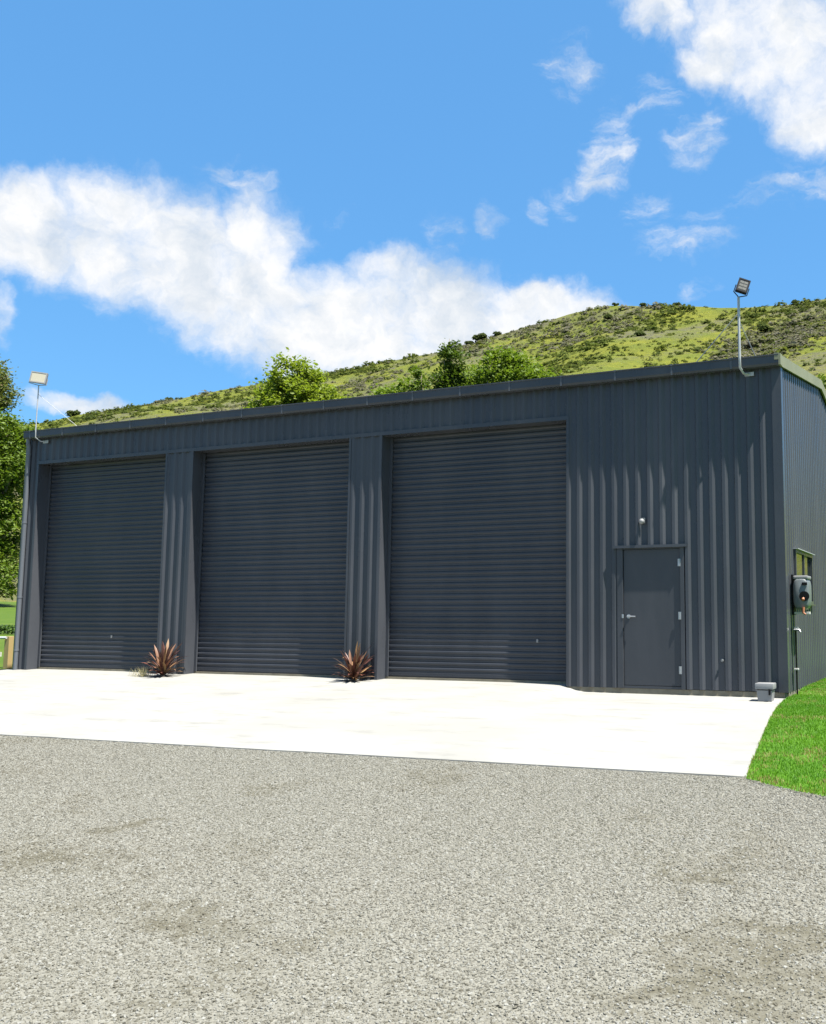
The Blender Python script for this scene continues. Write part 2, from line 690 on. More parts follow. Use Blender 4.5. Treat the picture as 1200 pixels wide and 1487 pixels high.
CONC = m_concrete()
FOUND = m_foundation()
GBED = m_gravel_bed()
STONE = m_stone()
LAWN = m_lawn('green_lawn_soil', (0.0495, 0.1350, 0.0054), (0.0765, 0.1755, 0.0081), (0.1350, 0.1170, 0.0405))
FIELD = m_lawn('pasture_lawn', (0.0506, 0.0952, 0.0083), (0.0684, 0.1071, 0.0107), (0.0892, 0.0952, 0.0238))
BLADE = m_leaf('grass_blade', (0.0475, 0.1568, 0.0038), (0.1140, 0.2565, 0.0076), (0.2280, 0.1900, 0.0665), 0.35)
HILL = m_hill()
BUSH = m_bush()
BARK = m_bark()
GLASS = m_glass()
LEAF_ROUND = m_leaf('yellow_green_leaf', (0.130, 0.180, 0.020), (0.225, 0.275, 0.034), None, 0.5)
LEAF_PINE = m_leaf('dark_conifer_leaf', (0.038, 0.070, 0.012), (0.095, 0.140, 0.020))
LEAF_BRIGHT = m_leaf('bright_green_leaf', (0.085, 0.138, 0.016), (0.152, 0.208, 0.026), None, 0.45)
LEAF_DENSE = m_leaf('mid_green_leaf', (0.066, 0.112, 0.014), (0.150, 0.210, 0.026))
LEAF_GUM = m_leaf('olive_gum_leaf', (0.080, 0.105, 0.034), (0.165, 0.185, 0.060), (0.17, 0.12, 0.06))
LEAF_BANK_SHADE = m_leaf('bank_shade_leaf', (0.016, 0.045, 0.008), (0.045, 0.090, 0.016))  # dark green that paints the shade under the bank beyond the fence


def m_red_leaf():
    t = NT('bronze_red_leaf')
    rnd = t.n('ShaderNodeObjectInfo').outputs['Random']
    r = t.n('ShaderNodeValToRGB')
    r.color_ramp.elements[0].color = (0.030, 0.010, 0.010, 1)
    r.color_ramp.elements[1].color = (0.25, 0.16, 0.075, 1)
    e = r.color_ramp.elements.new(0.5)
    e.color = (0.105, 0.036, 0.026, 1)
    t.link(rnd, r.inputs[0])
    n = t.noise(t.obj(), 14, 3, 0.6)
    c = t.mix(t.rng(n, 0.4, 0.7, 0, 0.4), r.outputs[0], (0.18, 0.075, 0.045))
    t.set(col=c, rough=0.45, spec=0.45)
    return t.m


REDLEAF = m_red_leaf()
SOIL = paint('dark_soil', (0.035, 0.028, 0.02), 0.9, 0.3)
DRYLEAF = m_leaf('dry_straw_blade', (0.20, 0.18, 0.10), (0.40, 0.36, 0.24))

# ------------------------------------------------------------------ ground heights


def sstep(a, b, x):
    t = np.clip((np.asarray(x, dtype=float) - a) / (b - a), 0, 1)
    return t * t * (3 - 2 * t)


def gz(x, y):
    """finished ground level"""
    x = np.asarray(x, dtype=float)
    y = np.asarray(y, dtype=float)
    front = np.where(y < 0, 0.045 * np.maximum(y, -17), 0.02 * np.minimum(y, 0.3))
    z = -0.035 + front - 0.085 * sstep(-5.98, -5.50, x) * sstep(-2.6, -0.5, y) * sstep(1.5, 0.3, y) - 0.05 * sstep(-6, -5, x) * sstep(-0.5, 1.5, y)
    u = np.maximum(0, np.maximum(-18.3 - x, y - 9))
    u = u * sstep(0, 6, u)
    return z + 0.05 * u


APY = [-5.85, -5.32, -4.77, -4.18, -3.33, -2.21, -1.10, -0.5, 0.0]
APX = [-1.775, -1.853, -1.92, -2.00, -2.114, -2.254, -2.394, -2.45, -2.476]
LFX = [-1.775, -1.6, -1.40, -1.08, 0.5, 14]
LFY = [-5.85, -6.05, -6.18, -6.32, -7.1, -14]


def apron_right(y):
    return np.interp(y, APY, APX)


def apron_front(x):
    return np.interp(x, [-20, -10.18, -4.9, -1.77], [-6.4, -6.07, -5.91, -5.82])


def lawn_front(x):
    return np.where(x <= -1.775, np.interp(x, APX[::-1], APY[::-1]), np.interp(x, LFX, LFY))


def grid_faces(nu, nv):
    i = np.arange(nu - 1)[:, None] * nv + np.arange(nv - 1)[None, :]
    i = i.ravel()
    return np.stack([i, i + nv, i + nv + 1, i + 1], 1)


# skyline of the hill: azimuth (deg, clockwise from +Y) -> elevation (deg), ridge distance
SKY_PX = [(-700, 640), (-300, 622), (0, 618), (60, 614), (110, 604), (180, 592), (240, 582), (330, 566), (400, 556), (480, 543), (560, 527), (640, 512),
          (700, 494), (760, 475), (830, 456), (880, 445), (960, 443), (1050, 444), (1120, 440), (1200, 432), (1330, 425)]
_az, _el = [], []
for px, py in SKY_PX:
    v = cam.rotation_euler.to_matrix() @ Vector(((px - 827) / 1409.0, -(py - 737) / 1409.0, -1.0))
    _az.append(math.degrees(math.atan2(v.x, v.y)))
    _el.append(math.degrees(math.atan2(v.z, math.hypot(v.x, v.y))))
_az = [-180, -120] + _az + [1.5, 8, 20, 75, 130, 180]
_el = [0.6, 2.0] + _el + [13, 6.5, 4, 4, 1.5, 0.6]
RB = 75.0


def hill_R(a):
    return np.interp(a, [-180, -90, -55, -30, -8, 20, 90, 180], [600, 600, 520, 400, 300, 290, 420, 600])


def vnoise(x, y, s, seed):
    """cheap smooth value noise"""
    x = x / s
    y = y / s
    xi, yi = np.floor(x).astype(np.int64), np.floor(y).astype(np.int64)
    fx, fy = x - xi, y - yi
    fx, fy = fx * fx * (3 - 2 * fx), fy * fy * (3 - 2 * fy)

    def h(a, b):
        n = (a * 374761393 + b * 668265263 + seed * 974634777) & 0x7fffffff
        n = ((n ^ (n >> 13)) * 1274126177) & 0x7fffffff
        return (n & 0xffff) / 65535.0
    return (h(xi, yi) * (1 - fx) + h(xi + 1, yi) * fx) * (1 - fy) + (h(xi, yi + 1) * (1 - fx) + h(xi + 1, yi + 1) * fx) * fy


def hill_z(a, r):
    """a in degrees, r metres from the camera's foot"""
    a = np.asarray(a, dtype=float)
    r = np.asarray(r, dtype=float)
    Rr = hill_R(a)
    x = np.sin(np.radians(a)) * r
    y = CAM.y + np.cos(np.radians(a)) * r
    xb = np.sin(np.radians(a)) * RB
    yb = CAM.y + np.cos(np.radians(a)) * RB
    zb = gz(xb, yb)
    zr = CAM.z + np.tan(np.radians(np.interp(a, _az, _el))) * Rr
    t = np.clip((r - RB) / (Rr - RB), 0, None)
    up = zb + (zr - zb) * (0.12 * np.minimum(t, 1) ** 2 + 0.88 * np.minimum(t, 1))
    over = np.maximum(t - 1, 0)
    z = up - (zr - zb) * (0.9 * over + 0.5 * over ** 2) + np.where(over > 0, 0, 0)
    bumps = (vnoise(x, y, 42, 3) - 0.5) * 7 + (vnoise(x, y, 17, 5) - 0.5) * 3.0 + (vnoise(x, y, 6, 9) - 0.5) * 1.0
    amp = np.clip((r - RB) / 60, 0, 1) * (1 - 0.75 * np.clip(1 - np.abs(t - 1) * 7, 0, 1)) * np.clip((zr - zb) / 40, 0, 1)
    return np.maximum(z + bumps * amp, -30)


# near and middle ground
def ground_sheets():
    na = 241
    radii = np.concatenate([np.linspace(0.0, 40, 81)[1:], np.linspace(41, RB, 24)])
    aa = np.linspace(-180, 180, na)
    A, Rr = np.meshgrid(aa, radii, indexing='ij')
    X = np.sin(np.radians(A)) * Rr
    Y = CAM.y + np.cos(np.radians(A)) * Rr
    Z = gz(X, Y) - 0.12 * sstep(34, 26, Rr)
    V = np.stack([X, Y, Z], -1).reshape(-1, 3)
    F = grid_faces(na, len(radii))
    o = fast_mesh('ground', V, F, FIELD, smooth=True)
    tag(o, kind='structure')
    # the hill from the foot of the slope over the ridge
    na = 900
    aa = np.linspace(-180, 180, na)
    tt = np.concatenate([np.linspace(0, 0.95, 110), np.linspace(0.96, 1.06, 24), np.linspace(1.1, 2.6, 16)])
    A, T = np.meshgrid(aa, tt, indexing='ij')
    Rr = RB + T * (hill_R(A) - RB)
    X = np.sin(np.radians(A)) * Rr
    Y = CAM.y + np.cos(np.radians(A)) * Rr
    Z = hill_z(A, Rr)
    V = np.stack([X, Y, Z], -1).reshape(-1, 3)
    o = fast_mesh('hill', V, grid_faces(na, len(tt)), HILL, smooth=True)
    tag(o, kind='structure')
    # far plain to the horizon
    mb = MB()
    rr = [500, 4000]
    n = 48
    vs = [(math.sin(2 * math.pi * k / n) * q, CAM.y + math.cos(2 * math.pi * k / n) * q, -34) for q in rr for k in range(n)]
    mb.add(vs, [(k, (k + 1) % n, n + (k + 1) % n, n + k) for k in range(n)])
    tag(mb.build('plain', FIELD), kind='structure')


ground_sheets()


BARE = [(-5.39, -8.55, 0.22, 0.21, 0.9), (-5.55, -9.37, 0.42, 0.4, 0.9), (-4.98, -9.25, 0.22, 0.34, 0.7), (-4.45, -9.39, 0.25, 0.27, 0.6), (-3.72, -9.9, 0.39, 0.29, 0.8), (-4.38, -9.97, 0.26, 0.22, 0.6),
        (-3.38, -9.73, 0.21, 0.22, 0.5), (-3.54, -10.65, 0.09, 0.11, 0.7), (-3.07, -9.39, 0.18, 0.14, 0.5), (-3.4, -8.62, 0.21, 0.12, 0.4), (-1.51, -8.4, 0.34, 0.36, 0.75), (-0.85, -9.47, 0.36, 0.45, 0.85),
        (-0.99, -9.89, 0.46, 0.32, 0.8), (-1.68, -9.37, 0.2, 0.15, 0.5), (-0.95, -8.52, 0.22, 0.18, 0.5), (-7.76, -7.48, 0.51, 0.29, 0.4), (-1.81, -10.39, 0.37, 0.15, 0.5), (-3.91, -7.08, 0.32, 0.2, 0.35), (-4.61, -8.52, 0.28, 0.15, 0.4)]


def dirt_mask(x, y):
    """where the stones have been scuffed away and the fines show"""
    wx = x + (vnoise(x, y, 0.35, 81) - 0.5) * 0.5 + (vnoise(x, y, 0.1, 82) - 0.5) * 0.45
    wy = y + (vnoise(x, y, 0.35, 83) - 0.5) * 0.40 + (vnoise(x, y, 0.1, 84) - 0.5) * 0.4
    m = np.zeros(np.shape(x))
    for (cx, cy, a, b, k) in BARE:
        d = np.hypot((wx - cx) / a, (wy - cy) / b)
        m = np.maximum(m, 0.85 * k * sstep(1.9, 0.1, d))
    g = vnoise(wx, wy * 1.5, 1.1, 85) * 0.55 + vnoise(wx, wy, 0.45, 86) * 0.3 + vnoise(wx, wy, 0.17, 87) * 0.15
    return np.maximum(m, 0.5 * sstep(0.48, 0.80, g))


def yard():
    # gravel sheet (runs under apron and lawn edges)
    xs = np.concatenate([np.linspace(-24, -14, 11), np.linspace(-13.5, 2, 260), np.linspace(2.5, 14, 12)])
    ys = np.concatenate([np.linspace(-26, -13, 14), np.linspace(-12.8, -4.6, 150)])
    X, Y = np.meshgrid(xs, ys, indexing='ij')
    Z = gz(X, Y) - 0.035 + 0.022 * sstep(-6.9, -6.0, Y) + (vnoise(X, Y, 1.3, 21) - 0.5) * 0.03 * sstep(-5.9, -6.9, Y) + (vnoise(X, Y, 3.1, 22) - 0.5) * 0.03 * sstep(-5.9, -6.9, Y)
    V = np.stack([X, Y, Z], -1).reshape(-1, 3)
    gy = fast_mesh('gravel_yard', V, grid_faces(len(xs), len(ys)), GBED, smooth=True)
    gy.data.attributes.new('dirt', 'FLOAT', 'POINT').data.foreach_set('value', dirt_mask(X, Y).ravel().astype(np.float32))
    tag(gy, kind='structure')
    # concrete apron: a slab with a visible front edge
    us = np.linspace(0, 1, 121)
    vs = np.linspace(0, 1, 41)
    U, Vv = np.meshgrid(us, vs, indexing='ij')
    xr0 = apron_right(0.24)
    X0 = -18.4 + U * (-1.775 + 18.4)
    Yf = apron_front(X0) + 0.015 * (vnoise(X0, X0 * 0, 0.5, 4) - 0.5)
    yback = np.where(X0 < -17.9, -0.55, 0.24)
    Yy = yback + (Yf - yback) * Vv
    Xr = apron_right(Yy)
    X = -18.4 + U * (Xr + 18.4)
    Z = gz(X, Yy)
    # slight thickening at the floor under the doors
    top = np.stack([X, Yy, Z], -1).reshape(-1, 3)
    F = grid_faces(121, 41)
    n = len(top)
    idx = np.arange(n).reshape(121, 41)
    loop = np.concatenate([idx[:, 40], idx[::-1, 0][:0]])
    rim = np.concatenate([idx[:, 40], idx[-1, ::-1][1:]])
    high = top[rim]
    low = high.copy()
    low[:, 2] -= 0.14
    V = np.concatenate([top, high, low])
    m = len(rim)
    k = n + np.arange(m - 1)
    F2 = np.stack([k, k + 1, m + k + 1, m + k], 1)
    o = fast_mesh('concrete_apron', V, np.concatenate([F, F2]), CONC)
    tag(o, kind='structure')
    # lawn to the right of the shed
    xs = np.concatenate([np.linspace(-2.474, -1.775, 26), np.linspace(-1.775, 1.5, 34)[1:], np.linspace(2, 14, 12)])
    yf = lawn_front(xs)
    vs = np.linspace(0, 1, 60)
    Xg = np.repeat(xs[:, None], 60, 1)
    Yg = yf[:, None] + (14 - yf[:, None]) * vs[None, :] ** 1.3
    Zg = gz(Xg, Yg) + 0.012 - 0.05 * sstep(0.02, 0.0, vs)[None, :] * sstep(-1.80, -1.74, xs)[:, None]
    V = np.stack([Xg, Yg, Zg], -1).reshape(-1, 3)
    tag(fast_mesh('lawn', V, grid_faces(len(xs), 60), LAWN, smooth=True), kind='structure')
    # blades of the lawn, nearest part
    n = 300000
    bx = rng.uniform(-2.49, 1.2, n)
    by = rng.uniform(-7.4, 7.5, n)
    front = lawn_front(bx)
    edge = (vnoise(bx * 1.0, by * 1.0, 0.16, 31) - 0.5) * 0.13
    keep = (by > front - 0.02 + edge) & (bx > -2.46)
    bare = vnoise(bx, by, 0.35, 41) * 0.6 + vnoise(bx, by, 0.12, 43) * 0.4
    keep &= (bare < 0.72) | (rng.random(n) < 0.45)
    bx, by, bare = bx[keep], by[keep], bare[keep]
    n = len(bx)
    th = rng.uniform(0, 2 * np.pi, n)
    ln = rng.uniform(0.014, 0.036, n)
    wd = rng.uniform(0.0022, 0.0045, n)
    lean = rng.uniform(0.1, 0.9, n)
    bz = gz(bx, by) + 0.010
    px, py = np.cos(th), np.sin(th)
    qx, qy = -py, px
    base1 = np.stack([bx + px * wd, by + py * wd, bz], 1)
    base2 = np.stack([bx - px * wd, by - py * wd, bz], 1)
    tip = np.stack([bx + qx * ln * lean, by + qy * ln * lean, bz + ln], 1)
    V = np.stack([base1, base2, tip], 1).reshape(-1, 3)
    patch = vnoise(bx, by, 0.6, 51) * 0.5 + rng.random(n) * 0.45
    tint = np.clip(patch, 0, 0.85)
    tint[(bare > 0.62) & (rng.random(n) < 0.5)] = 0.97
    near = (by < front[keep] + 0.10) & (rng.random(n) < 0.45)
    tint[near] = rng.uniform(0.86, 1.0, int(near.sum()))
    o = fast_mesh('lawn_grass', V, np.arange(3 * n).reshape(-1, 3), BLADE, tint=np.repeat(tint, 3))
    tag(o, 'short bright green mown grass beside the right end of the shed', 'grass', kind='stuff')


yard()


def gravel_stones():
    xs = np.linspace(-13.5, 2.2, 240)
    ys = np.linspace(-12.9, -5.30, 140)
    X, Y = np.meshgrid(xs, ys, indexing='ij')
    Z = gz(X, Y) - 0.034 + 0.022 * sstep(-6.9, -6.0, Y) + (vnoise(X, Y, 1.3, 21) - 0.5) * 0.03 * sstep(-5.9, -6.9, Y) + (vnoise(X, Y, 3.1, 22) - 0.5) * 0.03 * sstep(-5.9, -6.9, Y)
    F = grid_faces(240, 140)
    c = np.stack([X, Y], -1).reshape(-1, 2)[F].mean(1)
    # keep the stretch the yard shows in front of the shed; stay off apron and lawn
    ok = (c[:, 1] < apron_front(c[:, 0]) + 0.05) & ~((c[:, 0] > -1.775) & (c[:, 1] > np.interp(c[:, 0], LFX, LFY) + 0.10))
    ok &= c[:, 0] > -3.6 - (c[:, 1] + 12.9) * 1.36 - 4.2
    V = np.stack([X, Y, Z], -1).reshape(-1, 3)
    o = fast_mesh('gravel', V, F[ok], STONE)
    dm = dirt_mask(X, Y).ravel().astype(np.float32)
    a = o.data.attributes.new('dirt', 'FLOAT', 'POINT')
    a.data.foreach_set('value', dm)
    tag(o, 'loose pale grey crushed gravel covering the yard in front of the concrete apron', 'gravel', kind='stuff')
    g = bpy.data.node_groups.new('scatter_stones', 'GeometryNodeTree')
    g.interface.new_socket('Geometry', in_out='INPUT', socket_type='NodeSocketGeometry')
    g.interface.new_socket('Geometry', in_out='OUTPUT', socket_type='NodeSocketGeometry')
    N, L = g.nodes, g.links
    gi, go = N.new('NodeGroupInput'), N.new('NodeGroupOutput')
    na = N.new('GeometryNodeInputNamedAttribute')
    na.data_type = 'FLOAT'
    na.inputs['Name'].default_value = 'dirt'
    mr = N.new('ShaderNodeMapRange')
    mr.inputs['From Min'].default_value = 0.08
    mr.inputs['From Max'].default_value = 0.75
    mr.inputs['To Min'].default_value = 7000
    mr.inputs['To Max'].default_value = 3000
    L.new([q for q in na.outputs if q.enabled][0], mr.inputs['Value'])
    dp = N.new('GeometryNodeDistributePointsOnFaces')
    dp.distribute_method = 'RANDOM'
    L.new(gi.outputs[0], dp.inputs['Mesh'])
    L.new(mr.outputs[0], dp.inputs['Density'])
    rt = N.new('FunctionNodeRandomValue')
    rt.data_type = 'FLOAT'
    rt.inputs['Seed'].default_value = 5
    st = N.new('GeometryNodeStoreNamedAttribute')
    st.data_type = 'FLOAT'
    st.domain = 'POINT'
    st.inputs['Name'].default_value = 'tint'
    L.new(dp.outputs['Points'], st.inputs['Geometry'])
    vals = [s for s in st.inputs if s.name == 'Value' and s.enabled]
    L.new([q for q in rt.outputs if q.enabled][0], vals[0])
    join = N.new('GeometryNodeGeometryToInstance')
    for k in range(3):
        ico = N.new('GeometryNodeMeshIcoSphere')
        ico.inputs['Radius'].default_value = 1.0
        ico.inputs['Subdivisions'].default_value = 2
        sp = N.new('GeometryNodeSetPosition')
        p2 = N.new('GeometryNodeInputPosition')
        n2 = N.new('ShaderNodeTexNoise')
        n2.noise_dimensions = '4D'
        n2.inputs['W'].default_value = k * 3.7
        n2.inputs['Scale'].default_value = 0.9
        n2.inputs['Detail'].default_value = 1
        L.new(p2.outputs[0], n2.inputs['Vector'])
        sb = N.new('ShaderNodeVectorMath')
        sb.operation = 'SUBTRACT'
        L.new(n2.outputs['Color'], sb.inputs[0])
        sb.inputs[1].default_value = (0.5, 0.5, 0.5)
        scl = N.new('ShaderNodeVectorMath')
        scl.operation = 'SCALE'
        scl.inputs['Scale'].default_value = 2.0
        L.new(sb.outputs[0], scl.inputs[0])
        L.new(ico.outputs[0], sp.inputs['Geometry'])
        L.new(scl.outputs[0], sp.inputs['Offset'])
        tf = N.new('GeometryNodeTransform')
        tf.inputs['Scale'].default_value = (1.0, 0.8, 0.62)
        L.new(sp.outputs[0], tf.inputs['Geometry'])
        sm = N.new('GeometryNodeSetMaterial')
        sm.inputs['Material'].default_value = STONE
        L.new(tf.outputs[0], sm.inputs['Geometry'])
        L.new(sm.outputs[0], join.inputs[0])
    ip = N.new('GeometryNodeInstanceOnPoints')
    L.new(st.outputs[0], ip.inputs['Points'])
    L.new(join.outputs[0], ip.inputs['Instance'])
    ip.inputs['Pick Instance'].default_value = True
    rr = N.new('FunctionNodeRandomValue')
    rr.data_type = 'FLOAT_VECTOR'
    rr.inputs[0].default_value = (-0.7, -0.7, 0)
    rr.inputs[1].default_value = (0.7, 0.7, 6.28)
    L.new(rr.outputs[0], ip.inputs['Rotation'])
    rs = N.new('FunctionNodeRandomValue')
    rs.data_type = 'FLOAT'
    fin = [s for s in rs.inputs if s.enabled]
    fin[0].default_value = 0.0
    fin[1].default_value = 1.0
    rs.inputs['Seed'].default_value = 9
    pw = N.new('ShaderNodeMath')
    pw.operation = 'POWER'
    L.new([q for q in rs.outputs if q.enabled][0], pw.inputs[0])
    pw.inputs[1].default_value = 3.0
    ma = N.new('ShaderNodeMath')
    ma.operation = 'MULTIPLY_ADD'
    L.new(pw.outputs[0], ma.inputs[0])
    ma.inputs[1].default_value = 0.0068
    ma.inputs[2].default_value = 0.0036
    L.new(ma.outputs[0], ip.inputs['Scale'])
    jg = N.new('GeometryNodeJoinGeometry')
    L.new(ip.outputs[0], jg.inputs[0])
    L.new(jg.outputs[0], go.inputs[0])
    md = o.modifiers.new('stones', 'NODES')
    md.node_group = g


gravel_stones()

# ------------------------------------------------------------------ the shed
XL, XR, EAVE, DEPTH = -17.79, -2.48, 4.60, 8.0
PITCH, RIBH = 0.191, 0.032
REC = 0.25
HEAD = 4.09
OPEN = [(-17.40, -14.035), (-13.355, -9.88), (-9.208, -5.805)]
FLOOR = 0.0

shed = empty('steel_shed', (-10.13, 0, 0), 'long dark blue-grey ribbed steel shed with three tall roller doors on a concrete apron', 'shed')


def rib_profile(a0, a1, phase):
    """(along, out) break points of the ribbed sheet between a0 and a1"""
    prof = [(0.0, 0.0), (0.084, 0.0), (0.100, RIBH), (0.144, RIBH)]
    pts = []
    k0 = math.floor((a0 - phase) / PITCH) - 1
    k1 = math.ceil((a1 - phase) / PITCH) + 1
    allp = []
    for k in range(k0, k1 + 1):
        for a, o in prof:
            allp.append((phase + k * PITCH + a, o))
    ax = [p[0] for p in allp]
    oy = [p[1] for p in allp]
    pts.append((a0, float(np.interp(a0, ax, oy))))
    pts += [p for p in allp if a0 + 1e-4 < p[0] < a1 - 1e-4]
    pts.append((a1, float(np.interp(a1, ax, oy))))
    return pts


PH = -5.558 + 0.022 - PITCH        # ribs where the photo has them


def front_sheet(x0, x1, z0, z1, name='cladding_sheet'):
    pr = rib_profile(x0, x1, PH)
    vs, fs = [], []
    for a, o in pr:
        vs += [(a, -o, z0), (a, -o, z1), (a, -o + 0.012, z0), (a, -o + 0.012, z1)]
    n = len(pr)
    for i in range(n - 1):
        b, c = 4 * i, 4 * i + 4
        fs += [(b, c, c + 1, b + 1), (b + 2, b + 3, c + 3, c + 2), (b, b + 2, c + 2, c), (b + 1, c + 1, c + 3, b + 3)]
    fs += [(0, 1, 3, 2), (4 * n - 4, 4 * n - 2, 4 * n - 1, 4 * n - 3)]
    return MB().add(vs, fs).build(name, STEEL, shed)


def gable(y):
    return 4.615 + 0.1389 * (y if y <= 4 else 8 - y)


def side_sheet(y0, y1, z0, z1=None):
    pr = [(p, q * 0.42) for p, q in rib_profile(y0, y1, 0.03)]
    vs, fs = [], []
    for a, o in pr:
        zt = z1 if z1 is not None else gable(a)
        vs += [(XR + o, a, z0), (XR + o, a, zt), (XR + o - 0.012, a, z0), (XR + o - 0.012, a, zt)]
    n = len(pr)
    for i in range(n - 1):
        b, c = 4 * i, 4 * i + 4
        fs += [(b, c, c + 1, b + 1), (b + 2, b + 3, c + 3, c + 2), (b, b + 2, c + 2, c), (b + 1, c + 1, c + 3, b + 3)]
    return MB().add(vs, fs).build('cladding_sheet', STEEL, shed)


def build_shed():
    # header sheets above the three openings
    xs = list(np.arange(-17.40, -5.9, 4 * PITCH)) + [-5.805]
    if xs[-1] - xs[-2] < 0.3:
        xs.pop(-2)
    for a, b in zip(xs[:-1], xs[1:]):
        front_sheet(a + 0.0006, b - 0.0006, HEAD + 0.02, EAVE + 0.02)
    # columns between the openings
    front_sheet(XL + 0.03, -17.402, -0.075, EAVE + 0.02)
    front_sheet(-14.033, -13.357, -0.055, HEAD + 0.02)
    front_sheet(-9.878, -9.210, -0.045, HEAD + 0.02)
    # right-hand wall with the door
    front_sheet(-5.803, -4.975, -0.05, EAVE + 0.02)
    front_sheet(-4.975, -4.45, 2.055, EAVE + 0.02)
    front_sheet(-4.45, -3.925, 2.055, EAVE + 0.02)
    front_sheet(-3.925, -3.20, -0.045, EAVE + 0.02)
    front_sheet(-3.20, XR - 0.002, -0.042, EAVE + 0.02)
    # gable end
    side_sheet(0.002, 0.86, -0.06)
    side_sheet(0.86, 2.50, 2.02)
    side_sheet(0.86, 2.50, -0.06, 1.20)
    side_sheet(2.50, 3.25, -0.06)
    side_sheet(3.25, 4.0, -0.06)
    side_sheet(4.0, 5.9, -0.06)
    side_sheet(5.9, 8.0, -0.06)
    # far walls, roof
    mb = MB()
    mb.add([(XL, 0.0, -0.1), (XL, 8, -0.1), (XL, 8, 4.61), (XL, 4, 5.165), (XL, 0.0, 4.61), (XL + .03, 0.0, -0.1), (XL + .03, 8, -0.1), (XL + .03, 8, 4.61), (XL + .03, 4, 5.165), (XL + .03, 0.0, 4.61)],
           [(0, 1, 2, 3, 4), (9, 8, 7, 6, 5), (0, 5, 6, 1), (1, 6, 7, 2), (2, 7, 8, 3), (3, 8, 9, 4), (4, 9, 5, 0)])
    mb.build('end_wall', STEEL, shed)
    MB().box(XL + 0.04, XR - 0.02, 7.97, 8.0, -0.1, 4.60).build('rear_wall', STEEL, shed)
    roof = MB()
    for (ya, yb) in ((-0.11, 4.0), (8.03, 4.0)):
        za, zb = gable(0) + (0.09 if ya < 0 else 0.03), gable(4) + 0.03
        roof.add([(XL + .02, ya, za), (XR + .0, ya, za), (XR + .0, yb, zb), (XL + .02, yb, zb), (XL + .02, ya, za + .03), (XR + .0, ya, za + .03), (XR + .0, yb, zb + .03), (XL + .02, yb, zb + .03)],
                 [(0, 1, 2, 3), (4, 7, 6, 5), (0, 4, 5, 1), (1, 5, 6, 2), (2, 6, 7, 3), (3, 7, 4, 0)])
    ro = roof.build('roof', STEEL, shed)
    cap = MB()
    for i in range(80):
        pass
    cap.extrude([(3.85, 5.19), (4.0, 5.222), (4.15, 5.19), (4.15, 5.205), (4.0, 5.236), (3.85, 5.205)], 'x', XL - .03, XR)
    cap.build('ridge_cap', STEEL, ro)
    # barge flashing on the gable
    bg = MB()
    x0, x1 = XR + 0.032, XR + 0.062
    ys = [-0.175, 0.0, 2.0, 4.0, 6.0, 8.0, 8.15]
    vs, fs = [], []
    for y in ys:
        g = gable(min(max(y, -0.2), 8.2)) if 0 <= y <= 8 else 4.615
        vs += [(x0, y, g - 0.015), (x1, y, g - 0.015), (x1, y, g + 0.15), (x1 - 0.09, y, g + 0.165), (x1 - 0.09, y, g + 0.06), (x0, y, g + 0.06)]
    for i in range(len(ys) - 1):
        for k in range(6):
            a, b = 6 * i + k, 6 * i + (k + 1) % 6
            fs.append((a, b, b + 6, a + 6))
    fs += [tuple(range(6)), tuple(range(6 * len(ys) - 6, 6 * len(ys)))[::-1]]
    bg.add(vs, fs)
    bg.build('barge_flashing', BARGE, shed)
    # gutter with straps
    gu = MB()
    gu.extrude([(-0.045, 4.60), (-0.150, 4.60), (-0.165, 4.63), (-0.165, 4.735), (-0.178, 4.742), (-0.178, 4.757), (-0.155, 4.757), (-0.155, 4.63), (-0.055, 4.62), (-0.055, 4.70), (-0.045, 4.70)], 'x', XL + 0.06, XR + 0.03)
    gut = gu.build('gutter', STEEL, shed)
    st = MB()
    st.box(-0.016, 0.016, -0.183, -0.040, 4.757, 4.761)
    st.box(-0.016, 0.016, -0.1835, -0.1795, 4.735, 4.761)
    st.box(-0.014, 0.014, -0.1700, -0.1660, 4.60, 4.736)
    me = None
    x = XL + 0.25
    while x < XR - 0.05:
        if me is None:
            o = st.build('gutter_strap', GALV_DARK, gut)
            me = o.data
            base = o.location.copy()
            # geometry was made about x = 0
        else:
            o = o.copy()
            COL.objects.link(o)
            o.parent = gut
        o.location = (x, 0, 0)
        x += 0.90
    # downpipe
    dp = MB()
    dp.tube([(-17.66, -0.10, 4.62), (-17.66, -0.10, 4.52), (-17.66, -0.075, 4.42), (-17.66, -0.075, -0.07)], 0.042, 14)
    pipe = dp.build('downpipe', PIPE, shed, True, auto=40)
    for z in (4.30, 2.9, 1.40, 0.35):
        MB().tube([(-17.66, -0.075, z - 0.02), (-17.66, -0.075, z + 0.02)], 0.048, 14).build('pipe_clip', PIPE, pipe, True, auto=40)
    # flashings: corners, column edges, heads, reveals
    MB().box(XR - 0.10, XR + 0.0329, -0.0365, -0.0335, -0.05, EAVE).box(XR + 0.033, XR + 0.036, -0.0365, 0.11, -0.05, 4.60).build('corner_flashing', STEEL, shed)
    MB().box(XL - 0.004, XL + 0.07, -0.0365, -0.0335, -0.08, EAVE).box(XL - 0.004, XL - 0.001, -0.031, 0.12, -0.08, EAVE).build('corner_flashing', STEEL, shed)
    hf = MB()
    hf.box(-17.42, -5.76, -0.0395, -0.0340, HEAD - 0.01, HEAD + 0.055)
    hf.box(-17.42, -5.76, -0.031, REC + 0.12, HEAD - 0.01, HEAD - 0.004)
    hf.build('head_flashing', STEEL, shed)
